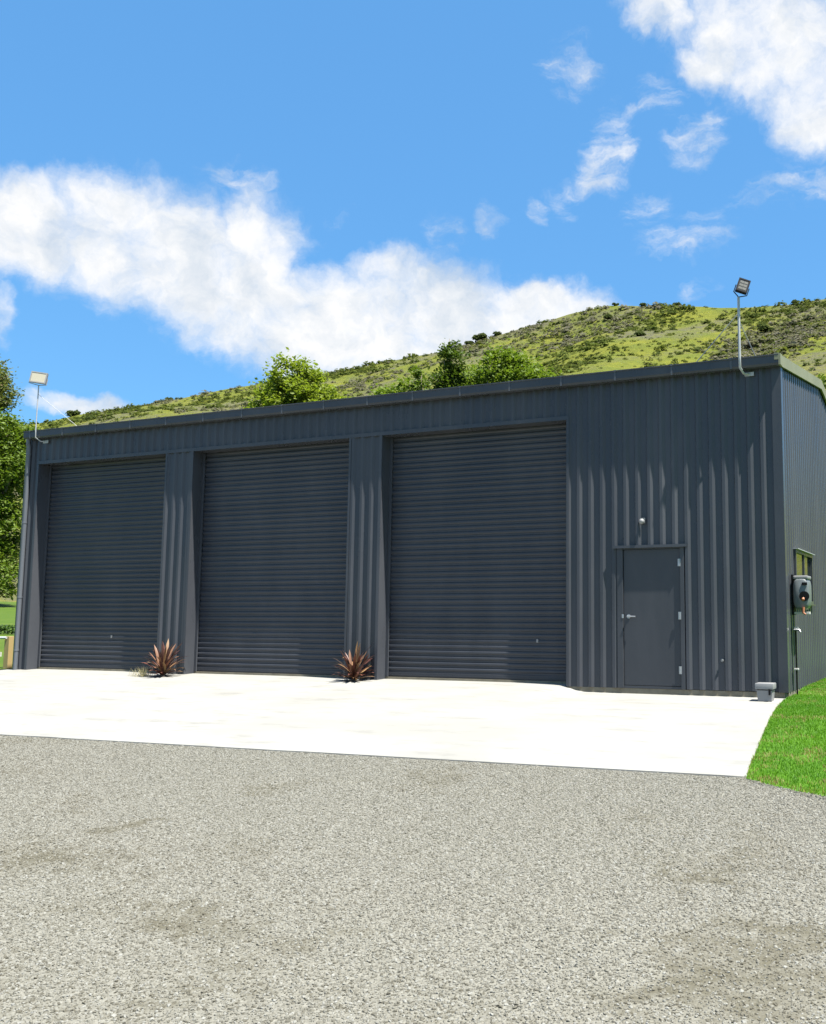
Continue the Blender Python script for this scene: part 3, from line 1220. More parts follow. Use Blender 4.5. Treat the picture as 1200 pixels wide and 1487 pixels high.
    for (a, b) in OPEN:
        z0 = -0.05
        # right-facing and left-facing returns
        MB().box(a - 0.004, a, -0.034, REC + 0.10, z0, HEAD - 0.011).box(a - 0.055, a - 0.004, -0.0368, -0.0338, z0, HEAD - 0.011).build('door_reveal', STEEL, shed)
        MB().box(b, b + 0.004, -0.034, REC + 0.10, z0, HEAD - 0.011).box(b + 0.004, b + 0.045, -0.0368, -0.0338, z0, HEAD - 0.011).build('door_reveal', STEEL, shed)
    # dark lining behind the cladding and floor
    MB().box(XL + 0.04, XR - 0.05, 0.5, 7.9, -0.06, 0.0).build('floor_slab', FOUND, shed)
    MB().box(-17.40, -5.80, REC - 0.04, 0.5, -0.10, 0.004).build('door_sill', FOUND, shed)
    MB().box(-5.80, XR - 0.02, -0.004, 0.20, -0.30, -0.051).build('foundation', FOUND, shed)
    MB().box(XR - 0.15, XR - 0.004, 0.2001, 7.96, -0.30, -0.056).build('foundation', FOUND, shed)
    # roller doors
    for di, (a, b) in enumerate(OPEN):
        w = b - a
        door = MB()
        door.box(a + 0.005, b - 0.005, REC - 0.012, REC + 0.03, 0.006, 0.085, 0.006)
        door.box(a + 0.06, b - 0.06, REC - 0.020, REC - 0.0125, 0.03, 0.05)
        d = door.build('roller_door', SLAT, shed)
        n = 43
        pitch = (HEAD - 0.085) / n
        h = pitch
        prof = [(0.0, 0.0), (0.0, 0.30), (-0.010, 0.40), (-0.016, 0.52), (-0.016, 0.74), (-0.010, 0.88), (0.0, 0.965), (0.005, 0.97), (0.005, 1.0), (0.02, 1.0), (0.02, 0.0)]
        s = MB()
        s.extrude([(REC + p, q * h) for p, q in prof], 'x', a + 0.008, b - 0.008)
        o = s.build('slat', SLAT, d)
        for k in range(n):
            if k:
                o = o.copy()
                COL.objects.link(o)
                o.parent = d
            o.location = (random.uniform(-.002, .002), random.uniform(-.0015, .0015), 0.086 + k * pitch)
        for (p, q) in ((a + 0.0005, a + 0.055), (b - 0.055, b - 0.0005)):
            MB().box(p, q, REC - 0.05, REC - 0.022, 0.006, HEAD - 0.012, 0.004).build('guide_rail', STEEL, d)
        # two small lock plates near the bottom
        lx = (b - 1.45, None, b - 0.62)[di]
        if lx:
            MB().box(lx, lx + 0.03, REC - 0.024, REC - 0.012, 0.60, 0.65).build('lock_plate', GREYP, d)
    # the personnel door
    fr = MB()
    fr.box(-4.974, -4.882, -0.030, 0.03, -0.049, 2.05, 0.004)
    fr.box(-3.990, -3.926, -0.030, 0.03, -0.049, 2.05, 0.004)
    fr.box(-4.881, -3.991, -0.022, 0.03, 2.012, 2.05)
    fr.box(-4.881, -3.991, -0.012, 0.05, -0.049, -0.012)
    frame = fr.build('door_frame', STEEL_DOOR, shed)
    dl = MB().box(-4.876, -3.996, -0.004, 0.035, -0.006, 2.008, 0.003).build('door', STEEL_DOOR, shed)
    MB().box(-5.03, -3.87, -0.066, 0.0, 2.0505, 2.0545).box(-5.03, -3.87, -0.070, -0.0661, 2.030, 2.072).build('door_hood', STEEL, frame)
    hd = MB()
    hd.tube([(-4.80, -0.004, 1.01), (-4.80, -0.012, 1.01)], 0.030, 16)
    hd.tube([(-4.80, -0.012, 1.01), (-4.80, -0.05, 1.01)], 0.011, 10)
    hd.tube([(-4.806, -0.05, 1.01), (-4.68, -0.05, 1.008)], [0.011, 0.009], 10)
    hd.build('handle', STEELB, dl, True, auto=40)
    MB().box(-4.900, -4.868, -0.036, -0.0302, 0.985, 1.04, 0.002).build('strike_plate', STEELB, dl)
    for z in (1.80, 1.02, 0.23):
        MB().box(-4.020, -3.978, -0.037, -0.0302, z - 0.055, z + 0.055).tube([(-3.998, -0.040, z - 0.055), (-3.998, -0.040, z + 0.055)], 0.008, 8).build('hinge', STEELB, dl)
    # window in the gable end
    wy0, wy1, wz0, wz1 = 0.865, 2.495, 1.205, 2.015
    wf = MB()
    xo = XR + 0.036
    wf.box(XR - 0.05, xo, wy0, wy0 + 0.05, wz0, wz1)
    wf.box(XR - 0.05, xo, wy1 - 0.05, wy1, wz0, wz1)
    wf.box(XR - 0.05, xo, wy0 + 0.05, wy1 - 0.05, wz0, wz0 + 0.05)
    wf.box(XR - 0.05, xo, wy0 + 0.05, wy1 - 0.05, wz1 - 0.05, wz1)
    wf.box(XR - 0.05, xo - 0.006, 1.655, 1.705, wz0 + 0.05, wz1 - 0.05)
    win = wf.build('window', STEEL, shed)
    MB().box(XR - 0.02, XR + 0.012, wy0 + 0.05, 1.655, wz0 + 0.05, wz1 - 0.05).build('pane', GLASS, win)
    MB().box(XR - 0.035, XR - 0.005, 1.705, wy1 - 0.05, wz0 + 0.05, wz1 - 0.05).build('pane', GLASS, win)
    MB().box(XR + 0.0, XR + 0.075, wy0 - 0.03, wy1 + 0.03, wz1 + 0.001, wz1 + 0.012).build('window_hood', GALV, win)
    MB().box(XR - 0.01, XR + 0.06, wy0 - 0.02, wy1 + 0.02, wz0 - 0.02, wz0 - 0.001).build('window_sill', STEEL, win)


GALV_DARK = paint('worn_grey_strap', (0.058, 0.062, 0.07), 0.4, 0.2)
GREYPALE = paint('pale_grey_rail', (0.42, 0.44, 0.45), 0.5, 0.1)
PIPE = paint('blue_grey_pipe', (0.095, 0.105, 0.12), 0.38, 0.15)
build_shed()

# ------------------------------------------------------------------ floodlights


def floodlight(label, px, head, w, h, yaw, tilt, roll, lens_mat, body_mat, braces, grid, pr=0.019):
    root = empty('floodlight', (px, -0.2, 4.5), label, 'floodlight', 'floodlights on poles at the shed eaves')
    pole = MB()
    pole.tube([(px + 0.10, -0.036, 4.53), (px + 0.03, -0.10, 4.535), (px, -0.20, 4.60), (px, -0.205, 4.75), (px, -0.2, head[2] - h * 0.62)], pr, 10)
    po = pole.build('pole', GALV, root, True, auto=50)
    MB().box(px + 0.03, px + 0.17, -0.044, -0.035, 4.50, 4.56, 0.002).build('wall_bracket', GALV, po)
    for br in braces:
        MB().tube(br, pr * 0.38, 8).build('brace', GALV, root, True, auto=50)
    M = Matrix.Translation(Vector(head)) @ Matrix.Rotation(yaw, 4, 'Z') @ Matrix.Rotation(tilt, 4, 'X') @ Matrix.Rotation(roll, 4, 'Y')

    def mbx(x0, x1, y0, y1, z0, z1, bev=0.0):
        m = MB().box(x0, x1, y0, y1, z0, z1, bev)
        m.v = [tuple(M @ Vector(p)) for p in m.v]
        return m
    # front face looks along local -Y
    body = mbx(-w / 2, w / 2, -0.02, 0.035, -h / 2, h / 2, 0.008)
    for k in range(7):
        q = mbx(-w / 2 + 0.03 + k * (w - 0.06) / 6 - 0.004, -w / 2 + 0.03 + k * (w - 0.06) / 6 + 0.004, 0.0355, 0.065, -h / 2 + .02, h / 2 - .02)
        body.add(q.v, q.f)
    bz = mbx(-w / 2, w / 2, -0.032, -0.0205, h / 2 - 0.022, h / 2)
    for q in (mbx(-w / 2, w / 2, -0.032, -0.0205, -h / 2, -h / 2 + 0.022), mbx(-w / 2, -w / 2 + 0.022, -0.032, -0.0205, -h / 2 + 0.0225, h / 2 - 0.0225), mbx(w / 2 - 0.022, w / 2, -0.032, -0.0205, -h / 2 + 0.0225, h / 2 - 0.0225)):
        bz.add(q.v, q.f)
    bo = body.build('housing', body_mat, root)
    bz.build('bezel', body_mat, bo)
    mbx(-w / 2 + 0.0225, w / 2 - 0.0225, -0.026, -0.0203, -h / 2 + 0.0225, h / 2 - 0.0225).build('lens', lens_mat, bo)
    if grid:
        for i in range(2):
            for j in range(3):
                cx = -w / 2 + 0.03 + (i + 0.5) * (w - 0.06) / 2
                cz = -h / 2 + 0.03 + (j + 0.5) * (h - 0.06) / 3
                mbx(cx - 0.026, cx + 0.026, -0.029, -0.0262, cz - 0.018, cz + 0.018).build('led_panel', LEDP, bo)
    yk = MB()
    top = Vector((px, -0.2, head[2] - h * 0.62))
    for s in (-1, 1):
        yk.tube([top, M @ Vector((s * (w / 2 + 0.012), 0.02, -h / 2 - 0.01)), M @ Vector((s * (w / 2 + 0.012), 0.015, 0.0))], 0.008, 6)
    yk.build('yoke', body_mat, root)
    return root


floodlight('pale faced floodlight on a thin pole at the left end of the eaves', -17.34, (-17.30, -0.24, 5.815), 0.31, 0.23, R(32), R(-8), R(7), LENS, GREYP,
           [[(-17.34, -0.2, 5.49), (-16.55, 0.30, 4.72)]], False, 0.011)
floodlight('black floodlight tilted sideways on a white pole at the right end of the eaves', -3.0, (-2.92, -0.26, 5.79), 0.175, 0.215, R(24), R(-12), R(20), LENSG, BLACK,
           [[(-3.0, -0.2, 5.42), (-4.05, 0.55, 4.74)], [(-3.0, -0.2, 5.30), (-2.86, 0.75, 4.76)]], True)

# ------------------------------------------------------------------ things on and against the shed


def small_things():
    s = empty('sensor_light', (-4.56, -0.03, 2.44), 'small round grey sensor lamp on the cladding above the personnel door', 'sensor')
    MB().box(-4.60, -4.52, -0.045, -0.0305, 2.40, 2.48, 0.004).build('base_plate', REELP, s)
    bm = bmesh.new()
    bmesh.ops.create_uvsphere(bm, u_segments=14, v_segments=8, radius=0.042)
    mb = MB()
    mb.bm(bm, Matrix.Translation((-4.555, -0.088, 2.425)))
    mb.build('head', GREYP, s, True)
    MB().tube([(-4.56, -0.045, 2.44), (-4.555, -0.075, 2.43)], 0.016, 8).build('arm', REELP, s)
    # wall mounted hose reel box
    h = empty('hose_reel', (-2.33, 0.6, 1.07), 'dark grey wall-mounted hose reel below the gable window', 'hose reel')
    zc, yc = 1.34, 0.62
    prof = []
    for k in range(24):
        t = 2 * math.pi * k / 24
        a, b = math.cos(t), math.sin(t)
        sx = math.copysign(abs(a) ** 0.55, a)
        sz = math.copysign(abs(b) ** 0.55, b)
        prof.append((sx, sz))
    body = MB()
    stations = [(-0.17, 0.80), (-0.155, 0.93), (-0.12, 1.0), (0.12, 1.0), (0.155, 0.93), (0.17, 0.80)]
    vs, fs = [], []
    cx = -2.325
    for (dy, k) in stations:
        for a, b in prof:
            vs.append((cx + a * 0.115 * k, yc + dy, zc + b * 0.235 * k))
    n = 24
    for i in range(len(stations) - 1):
        for k in range(n):
            fs.append((i * n + k, i * n + (k + 1) % n, (i + 1) * n + (k + 1) % n, (i + 1) * n + k))
    fs += [tuple(range(n)), tuple(range(5 * n, 6 * n))[::-1]]
    body.add(vs, fs)
    bo = body.build('casing', REELP, h, True, auto=45)
    MB().box(-2.43, -2.215, yc - 0.16, yc + 0.16, 1.545, 1.60, 0.02).build('lid', GREYP, bo)
    MB().box(-2.30, -2.225, yc - 0.185, yc - 0.168, 1.46, 1.50, 0.004).build('grip', BLACK, bo)
    MB().tube([(-2.272, yc - 0.181, 1.30), (-2.272, yc - 0.160, 1.30)], 0.072, 20).build('hose_opening', BLACK, bo)
    MB().tube([(-2.285, yc - 0.205, 1.245), (-2.285, yc - 0.175, 1.27)], 0.020, 10).build('hose_connector', ORANGE, bo)
    MB().tube([(-2.285, yc - 0.19, 1.14), (-2.285, yc - 0.20, 1.06), (-2.25, yc - 0.205, 1.035)], [0.022, 0.018, 0.012], 10).build('nozzle', ORANGE, h)
    MB().box(-2.478, -2.22, yc - 0.05, yc + 0.05, 1.04, 1.075, 0.004).build('wall_arm', WHITE, h)
    MB().box(-2.478, -2.44, yc - 0.10, yc + 0.10, 1.03, 1.62, 0.004).build('mounting_plate', BLACK, h)
    # tap and its pipe
    t = empty('outdoor_tap', (-2.42, 0.5, -0.08), 'pale outdoor tap on a dark upright pipe below the hose reel', 'tap')
    MB().tube([(-2.415, 0.5, -0.11), (-2.415, 0.5, 0.80)], 0.013, 10).build('pipe', BLACK, t, True, auto=50)
    MB().tube([(-2.45, 0.5, 0.815), (-2.36, 0.48, 0.815), (-2.345, 0.475, 0.78)], 0.016, 10).build('spout', STEELB, t, True, auto=50)
    MB().box(-2.435, -2.375, 0.485, 0.505, 0.84, 0.855, 0.003).tube([(-2.405, 0.495, 0.815), (-2.405, 0.495, 0.845)], 0.009, 8).build('tap_handle', WHITE, t)
    MB().box(-2.449, -2.385, 0.47, 0.53, 0.24, 0.265, 0.003).build('pipe_saddle', WHITE, t)
    # little outlet on the front wall
    o = empty('wall_outlet', (-3.38, -0.03, 0.38), 'tiny grey pipe outlet low on the front cladding right of the personnel door', 'pipe outlet')
    MB().tube([(-3.375, 0.0, 0.383), (-3.375, -0.06, 0.377)], 0.015, 12).build('pipe_stub', GREYP, o, True, auto=50)
    MB().tube([(-3.375, -0.031, 0.383), (-3.375, -0.036, 0.383)], 0.024, 14).build('flange', REELP, o)
    # lidded box on the apron corner
    bx, by = -2.69, -0.40
    z0 = float(gz(bx, by)) + 0.002
    b = empty('storage_box', (bx, by, z0), 'small grey plastic box with a deep overhanging lid at the right corner of the apron', 'box')
    vs = []
    for (z, a, c) in ((z0, 0.092, 0.088), (z0 + 0.145, 0.106, 0.10)):
        vs += [(bx - a, by - c, z), (bx + a, by - c, z), (bx + a, by + c, z), (bx - a, by + c, z)]
    MB().add(vs, [(0, 3, 2, 1), (4, 5, 6, 7), (0, 1, 5, 4), (1, 2, 6, 5), (2, 3, 7, 6), (3, 0, 4, 7)]).build('body', GREYP, b)
    MB().box(bx - 0.125, bx + 0.125, by - 0.116, by + 0.116, z0 + 0.158, z0 + 0.240, 0.012).build('lid', GREYP, b, True, auto=40)
    MB().box(bx - 0.103, bx + 0.103, by - 0.097, by + 0.097, z0 + 0.1451, z0 + 0.1579).build('rim', BLACK, b)
    MB().box(bx + 0.06, bx + 0.085, by - 0.123, by - 0.098, z0 + 0.085, z0 + 0.165, 0.003).build('latch', BLACK, b)


small_things()

# ------------------------------------------------------------------ red plants at the column feet


def leaf_mesh(n, L, w, lift, bend):
    """one strap leaf along +X from the origin, arching"""
    vs, fs = [], []
    seg = 6
    x = z = 0.0
    ang = lift
    for i in range(seg + 1):
        t = i / seg
        ww = 1.35 * w * (0.45 + 1.6 * t) * (1 - t) ** 0.55 if t < 1 else 0.0
        ww = max(ww, 0.0008)
        vs += [(x, -ww, z + ww * 0.35), (x, 0, z), (x, ww, z + ww * 0.35)]
        x += math.cos(ang) * L / seg
        z += math.sin(ang) * L / seg
        ang -= bend / seg * (0.4 + 1.2 * t)
    for i in range(seg):
        for k in range(2):
            a = 3 * i + k
            fs.append((a, a + 1, a + 4, a + 3))
    me = bpy.data.meshes.new('leaf')
    me.from_pydata(vs, [], fs)
    me.materials.append(REDLEAF)
    me.shade_smooth()
    return me


LEAVES = [leaf_mesh(i, L, w, lift, bend) for i, (L, w, lift, bend) in enumerate(
    [(0.58, 0.020, R(80), R(20)), (0.62, 0.018, R(72), R(30)), (0.52, 0.021, R(62), R(45)), (0.48, 0.020, R(48), R(55)),
     (0.42, 0.019, R(30), R(60)), (0.36, 0.018, R(18), R(35)), (0.55, 0.016, R(66), R(85))])]


def red_plant(x, y, label, seed, lean):
    r = random.Random(seed)
    z = float(gz(x, y))
    root = empty('bronze_flax', (x, y, z), label, 'plant', 'red strap-leaved plants at the shed columns')
    MB().tube([(x, y, z + 0.002), (x, y, z + 0.012)], [0.17, 0.12], 14).build('soil', SOIL, root)
    st = MB().tube([(x, y, z - 0.02), (x + 0.01, y, z + 0.10)], [0.035, 0.022], 8).build('stem', BARK, root)
    n = 66
    for k in range(n):
        t = k / n
        me = LEAVES[min(6, int(t * 6 + r.random() * 1.2))]
        o = bpy.data.objects.new('leaf', me)
        COL.objects.link(o)
        o.parent = root
        s = r.uniform(0.75, 1.12)
        o.scale = (s, s * r.uniform(0.8, 1.3), s)
        o.rotation_euler = (r.uniform(-.25, .25), r.uniform(-.12, .12), k * 2.39996 + r.uniform(-.4, .4))
        o.location = (r.uniform(-.03, .03) + lean * 0.02, r.uniform(-.03, .03), r.uniform(0.0, 0.06))
    return root


red_plant(-13.47, -0.42, 'bronze red strap-leaved plant with dry straw beside it, left column foot', 3, 0)
red_plant(-9.52, -0.26, 'bronze red strap-leaved plant at the foot of the column beside the right-hand roller door', 8, 1)


def straw(x, y, n, h, label):
    th = rng.uniform(0, 2 * np.pi, n)
    rad = np.abs(rng.normal(0, 0.10, n))
    bx, by = x + np.cos(th) * rad * 1.5, y + np.sin(th) * rad * 0.7
    bz = gz(bx, by)
    d = rng.uniform(0, 2 * np.pi, n)
    ln = rng.uniform(0.4, 1.0, n) * h
    le = rng.uniform(0.3, 1.3, n)
    w = 0.004
    b1 = np.stack([bx - np.sin(d) * w, by + np.cos(d) * w, bz], 1)
    b2 = np.stack([bx + np.sin(d) * w, by - np.cos(d) * w, bz], 1)
    tp = np.stack([bx + np.cos(d) * ln * le, by + np.sin(d) * ln * le * 0.6, bz + ln], 1)
    V = np.stack([b1, b2, tp], 1).reshape(-1, 3)
    o = fast_mesh('dry_grass', V, np.arange(3 * n).reshape(-1, 3), DRYLEAF, tint=np.repeat(rng.random(n), 3))
    tag(o, label, 'dry grass')


straw(-13.86, -0.50, 170, 0.20, 'pale dry grass tuft on the apron left of the left red plant')

# ------------------------------------------------------------------ fence and painted bank shadow on the left


def left_side():
    f = empty('rail_fence', (-19.9, 1.5, -0.05), 'low wooden post fence with a pale lower rail left of the shed', 'fence')
    d = Vector((-0.985, -0.17, 0)).normalized()
    p0 = Vector((-19.92, 1.5, 0))
    for k in range(3):
        p = p0 + d * (2.6 * k)
        zz = float(gz(p.x, p.y))
        MB().box(p.x - 0.07, p.x + 0.07, p.y - 0.06, p.y + 0.06, zz - 0.25, 0.575 + 0.1 * k, 0.006).build('post', POST, f)
    a, b = p0 + d * -0.02, p0 + d * 5.5
    MB().tube([(a.x, a.y - 0.09, 0.545), (b.x, b.y - 0.09, 0.56)], 0.027, 10).build('top_rail', GREYPALE, f, True, auto=50)
    r = MB()
    a2 = p0 + d * 0.11
    r.add([(a2.x, a2.y - 0.085, 0.13), (b.x, b.y - 0.085, 0.15), (b.x, b.y - 0.085, 0.25), (a2.x, a2.y - 0.085, 0.23),
           (a2.x, a2.y - 0.062, 0.13), (b.x, b.y - 0.062, 0.15), (b.x, b.y - 0.062, 0.25), (a2.x, a2.y - 0.062, 0.23)],
          [(0, 1, 2, 3), (7, 6, 5, 4), (0, 4, 5, 1), (1, 5, 6, 2), (2, 6, 7, 3), (3, 7, 4, 0)])
    r.build('lower_rail', WHITE, f)
    # strip of dark leaves added to stand in for the shadow under a bank
    a, b = np.array([-25.4, 11.4]), np.array([-37.0, -3.0])
    n = 9000
    t = rng.random(n)
    q = a[None] + (b - a)[None] * t[:, None] + rng.normal(0, 0.12, (n, 2))
    gzv = gz(q[:, 0], q[:, 1])
    z = gzv + 0.02 + rng.random(n) ** 0.8 * 0.26
    V, F, T = leaf_cards(np.stack([q[:, 0], q[:, 1], z], 1), 0.05)
    tag(fast_mesh('bank_shadow_strip', V, F, LEAF_BANK_SHADE, tint=T), 'strip of dark green leaves standing in for the shadow under a bank beyond the fence', 'painted shadow')


def leaf_cards(C, size, up=0.8):
    """diamond-shaped leaf faces at the points C"""
    n = len(C)
    nrm = rng.normal(0, 1, (n, 3))
    nrm[:, 2] = np.abs(nrm[:, 2]) + up
    nrm /= np.linalg.norm(nrm, axis=1)[:, None]
    a = np.cross(nrm, rng.normal(0, 1, (n, 3)))
    a /= np.linalg.norm(a, axis=1)[:, None] + 1e-9
    b = np.cross(nrm, a)
    s = size * rng.uniform(0.6, 1.4, n)[:, None]
    V = np.stack([C - a * s, C - b * s * 0.55, C + a * s, C + b * s * 0.55], 1).reshape(-1, 3)
    return V, np.arange(4 * n).reshape(-1, 4), np.repeat(np.clip(rng.normal(0.5, 0.22, n), 0, 1), 4)


def blob_points(blobs, n, clumps, tight):
    """points gathered in leaf clumps near the skins of ellipsoid blobs"""
    vol = np.array([b[3] * b[4] * b[5] for b in blobs]) ** 0.67
    pr = vol / vol.sum()
    out = []
    for b, p in zip(blobs, pr):
        m = max(3, int(clumps * p))
        d = rng.normal(0, 1, (m, 3))
        d /= np.linalg.norm(d, axis=1)[:, None]
        rr = rng.uniform(0.35, 1.0, m) ** 0.5
        cc = np.array(b[:3])[None] + d * rr[:, None] * np.array(b[3:6])[None]
        k = int(n * p / m) + 1
        sz = tight * rng.uniform(0.6, 1.4, m)
        q = np.repeat(cc, k, 0) + rng.normal(0, 1, (m * k, 3)) * np.repeat(sz, k)[:, None] * np.array([1, 1, 0.75])
        out.append(q)
    return np.concatenate(out)


def tree(name, label, base, blobs, n, clumps, tight, leaf, mat, trunk_r=0.22, limbs=7, group=None, cat='tree'):
    x, y = base
    z = float(gz(x, y))
    root = empty(name, (x, y, z), label, cat, group)
    P = blob_points(blobs, n, clumps, tight)
    P = P[P[:, 2] > z + 0.15]
    V, F, T = leaf_cards(P, leaf)
    fast_mesh('crown', V, F, mat, root, tint=T)
    top = max(b[2] for b in blobs)
    tr = MB()
    pts = [(x, y, z - 0.2), (x + 0.05, y, z + (top - z) * 0.35), (x - 0.08, y + 0.05, z + (top - z) * 0.7), (x, y, top)]
    tr.tube(pts, [trunk_r, trunk_r * 0.8, trunk_r * 0.5, trunk_r * 0.15], 9)
    to = tr.build('trunk', BARK, root, True)
    for k in range(limbs):
        b = blobs[k % len(blobs)]
        zz = z + (top - z) * random.uniform(0.25, 0.75)
        s = Vector((x, y, zz))
        e = Vector(b[:3]) + Vector((random.uniform(-.7, .7) * b[3], random.uniform(-.7, .7) * b[4], random.uniform(-.2, .6) * b[5]))
        m = (s + e) / 2 + Vector((0, 0, -0.25))
        MB().tube([s, m, e], [trunk_r * 0.4, trunk_r * 0.25, trunk_r * 0.06], 6).build('limb', BARK, to, True)
    return root


left_side()


def trees():
    # round yellow-green tree beyond the roof
    x, y = -27.3, 20.0
    blobs = [(-27.25, 20, 11.55, 0.95, 1.2, 0.85), (-27.9, 20, 10.8, 0.95, 1.2, 0.85), (-26.6, 20, 10.8, 1.0, 1.2, 0.9), (-27.25, 20, 10.4, 1.5, 1.5, 1.2),
             (-28.4, 20, 9.9, 0.9, 1.0, 0.8), (-25.6, 20.2, 9.95, 1.0, 1.0, 0.85), (-24.9, 20.5, 9.4, 0.9, 1.0, 0.8), (-27.0, 20, 8.8, 2.3, 2.1, 1.5), (-27.0, 20, 6.9, 2.2, 2.0, 1.6)]
    tree('broadleaf_tree', 'round yellow-green leafy tree rising alone behind the middle of the roof', (x, y), blobs, 34000, 460, 0.20, 0.085, LEAF_ROUND, group='trees behind the shed')
    # dark narrow conifer
    blobs = []
    for k in range(9):
        t = k / 8
        blobs.append((-19.35 + 0.12 * math.sin(k * 2.1), 20, 12.1 - t * 6.0, 0.18 + 1.5 * t ** 0.8, 0.18 + 1.5 * t ** 0.8, 0.45))
    tree('conifer', 'tall dark pointed conifer behind the roof below the hill scrub', (-19.35, 20), blobs, 26000, 420, 0.15, 0.075, LEAF_PINE, 0.16, 5, 'trees behind the shed')
    blobs = []
    for k in range(8):
        t = k / 7
        blobs.append((-20.95 + 0.1 * math.sin(k * 1.7), 20.3, 11.1 - t * 5.0, 0.15 + 1.05 * t ** 0.85, 0.15 + 1.05 * t ** 0.85, 0.4))
    tree('conifer', 'short slim green conifer left of the tall dark one behind the roof', (-20.95, 20.3), blobs, 12000, 260, 0.13, 0.075, LEAF_DENSE, 0.13, 4, 'trees behind the shed')
    blobs = [(-17.3, 20.5, 11.3, 0.55, 0.7, 0.55), (-16.6, 20.5, 11.0, 0.6, 0.7, 0.7), (-17.2, 20.5, 10.4, 1.2, 1.1, 0.8), (-16.1, 20.5, 10.1, 1.2, 1.1, 0.8),
             (-15.2, 20.6, 9.9, 0.8, 0.9, 0.6), (-16.7, 20.5, 9.0, 2.0, 1.6, 1.2), (-16.7, 20.5, 7.3, 2.0, 1.6, 1.2)]
    tree('broadleaf_tree', 'bright green bushy tree right of the tall conifer behind the roof', (-16.7, 20.5), blobs, 22000, 330, 0.19, 0.08, LEAF_BRIGHT, group='trees behind the shed')
    blobs = [(-21.9, 21, 10.5, 0.8, 0.9, 0.5), (-22.9, 21, 10.2, 0.9, 0.9, 0.55), (-22.3, 21, 9.7, 1.5, 1.1, 0.7), (-22.3, 21, 8.5, 1.8, 1.4, 1.1), (-22.3, 21, 7.0, 1.7, 1.4, 1.1)]
    tree('broadleaf_tree', 'low pale green bush tree showing just over the roof left of the conifers', (-22.3, 21), blobs, 12000, 240, 0.18, 0.085, LEAF_BRIGHT, 0.15, 5, 'trees behind the shed')
    blobs = [(-18.5, 22, 11.2, 0.8, 0.8, 0.6), (-19.6, 22, 10.9, 0.7, 0.8, 0.6), (-18.6, 22, 10.3, 1.4, 1.0, 0.7), (-18.4, 22, 9.2, 1.3, 1.2, 1.0), (-18.3, 22, 7.5, 1.5, 1.4, 1.2)]
    tree('broadleaf_tree', 'light green young tree filling the gap between tall conifer and bushy tree', (-18.3, 22), blobs, 13000, 240, 0.18, 0.085, LEAF_BRIGHT, 0.14, 4, 'trees behind the shed')
    # big tree at the left edge and the gum above it
    blobs = [(-53.2, 25, 10.6, 2.7, 2.8, 2.5), (-51.9, 24.5, 8.9, 2.0, 2.4, 2.2), (-54.8, 25, 9.2, 2.6, 2.6, 2.5), (-52.3, 24.0, 6.6, 2.3, 2.6, 2.2),
             (-54.6, 24.5, 6.2, 2.8, 2.6, 2.4), (-52.6, 24, 4.4, 2.2, 2.4, 1.6), (-55, 24, 4.2, 2.4, 2.4, 1.6), (-52.0, 25.2, 11.6, 1.4, 1.4, 1.2), (-51.2, 25, 5.6, 1.5, 1.6, 1.5), (-52.5, 23.5, 2.9, 2.0, 2.0, 1.0), (-55.0, 23.5, 2.9, 2.2, 2.0, 1.1), (-50.6, 24, 3.2, 1.3, 1.5, 1.0), (-51.0, 24.6, 10.4, 1.2, 1.4, 1.3)]
    tree('broadleaf_tree', 'big dense green tree at the left edge beside the shed', (-53.4, 25), blobs, 72000, 720, 0.30, 0.105, LEAF_DENSE, 0.4, 10)
    blobs = [(-61.0, 30, 17.0, 1.6, 1.8, 1.5), (-60.0, 30, 16.0, 1.2, 1.6, 1.2), (-62.8, 30.4, 16.4, 2.0, 2.0, 1.8), (-59.4, 29.8, 15.2, 0.7, 0.9, 0.7), (-62.5, 30, 13.4, 1.8, 2.0, 1.2)]
    tree('gum_tree', 'tall open olive gum tree rising above the dense tree at the left edge', (-62.6, 30.2), blobs, 18000, 230, 0.26, 0.10, LEAF_GUM, 0.32, 9)
    # dark tree beyond the gable
    blobs = [(-4.6, 24, 9.6, 0.8, 1.0, 0.9), (-4.2, 24, 8.6, 1.3, 1.4, 1.2), (-3.9, 24, 7.2, 1.9, 1.9, 1.6), (-3.8, 24, 5.2, 2.3, 2.2, 2.0), (-3.8, 24, 3.2, 2.2, 2.1, 1.8)]
    tree('broadleaf_tree', 'dark green tree beyond the gable at the right edge', (-3.9, 24), blobs, 12000, 260, 0.2, 0.11, LEAF_PINE, 0.25, 7)
    # trees up the right side that the gable window mirrors
    for (x, y, h, lab, m) in ((4.5, 19, 6.5, 'mid green round tree on the lawn beyond the right end of the shed', LEAF_DENSE), (10.5, 27, 8.5, 'bright green spreading tree further up the lawn to the right', LEAF_BRIGHT)):
        z = float(gz(x, y))
        blobs = [(x, y, z + h * .62, h * .28, h * .28, h * .34), (x - h * .14, y, z + h * .5, h * .2, h * .2, h * .22), (x + h * .15, y, z + h * .5, h * .2, h * .2, h * .24)]
        tree('broadleaf_tree', lab, (x, y), blobs, 6000, 160, 0.22, 0.14, m, 0.2, 5)


trees()

# ------------------------------------------------------------------ scrub on the hill


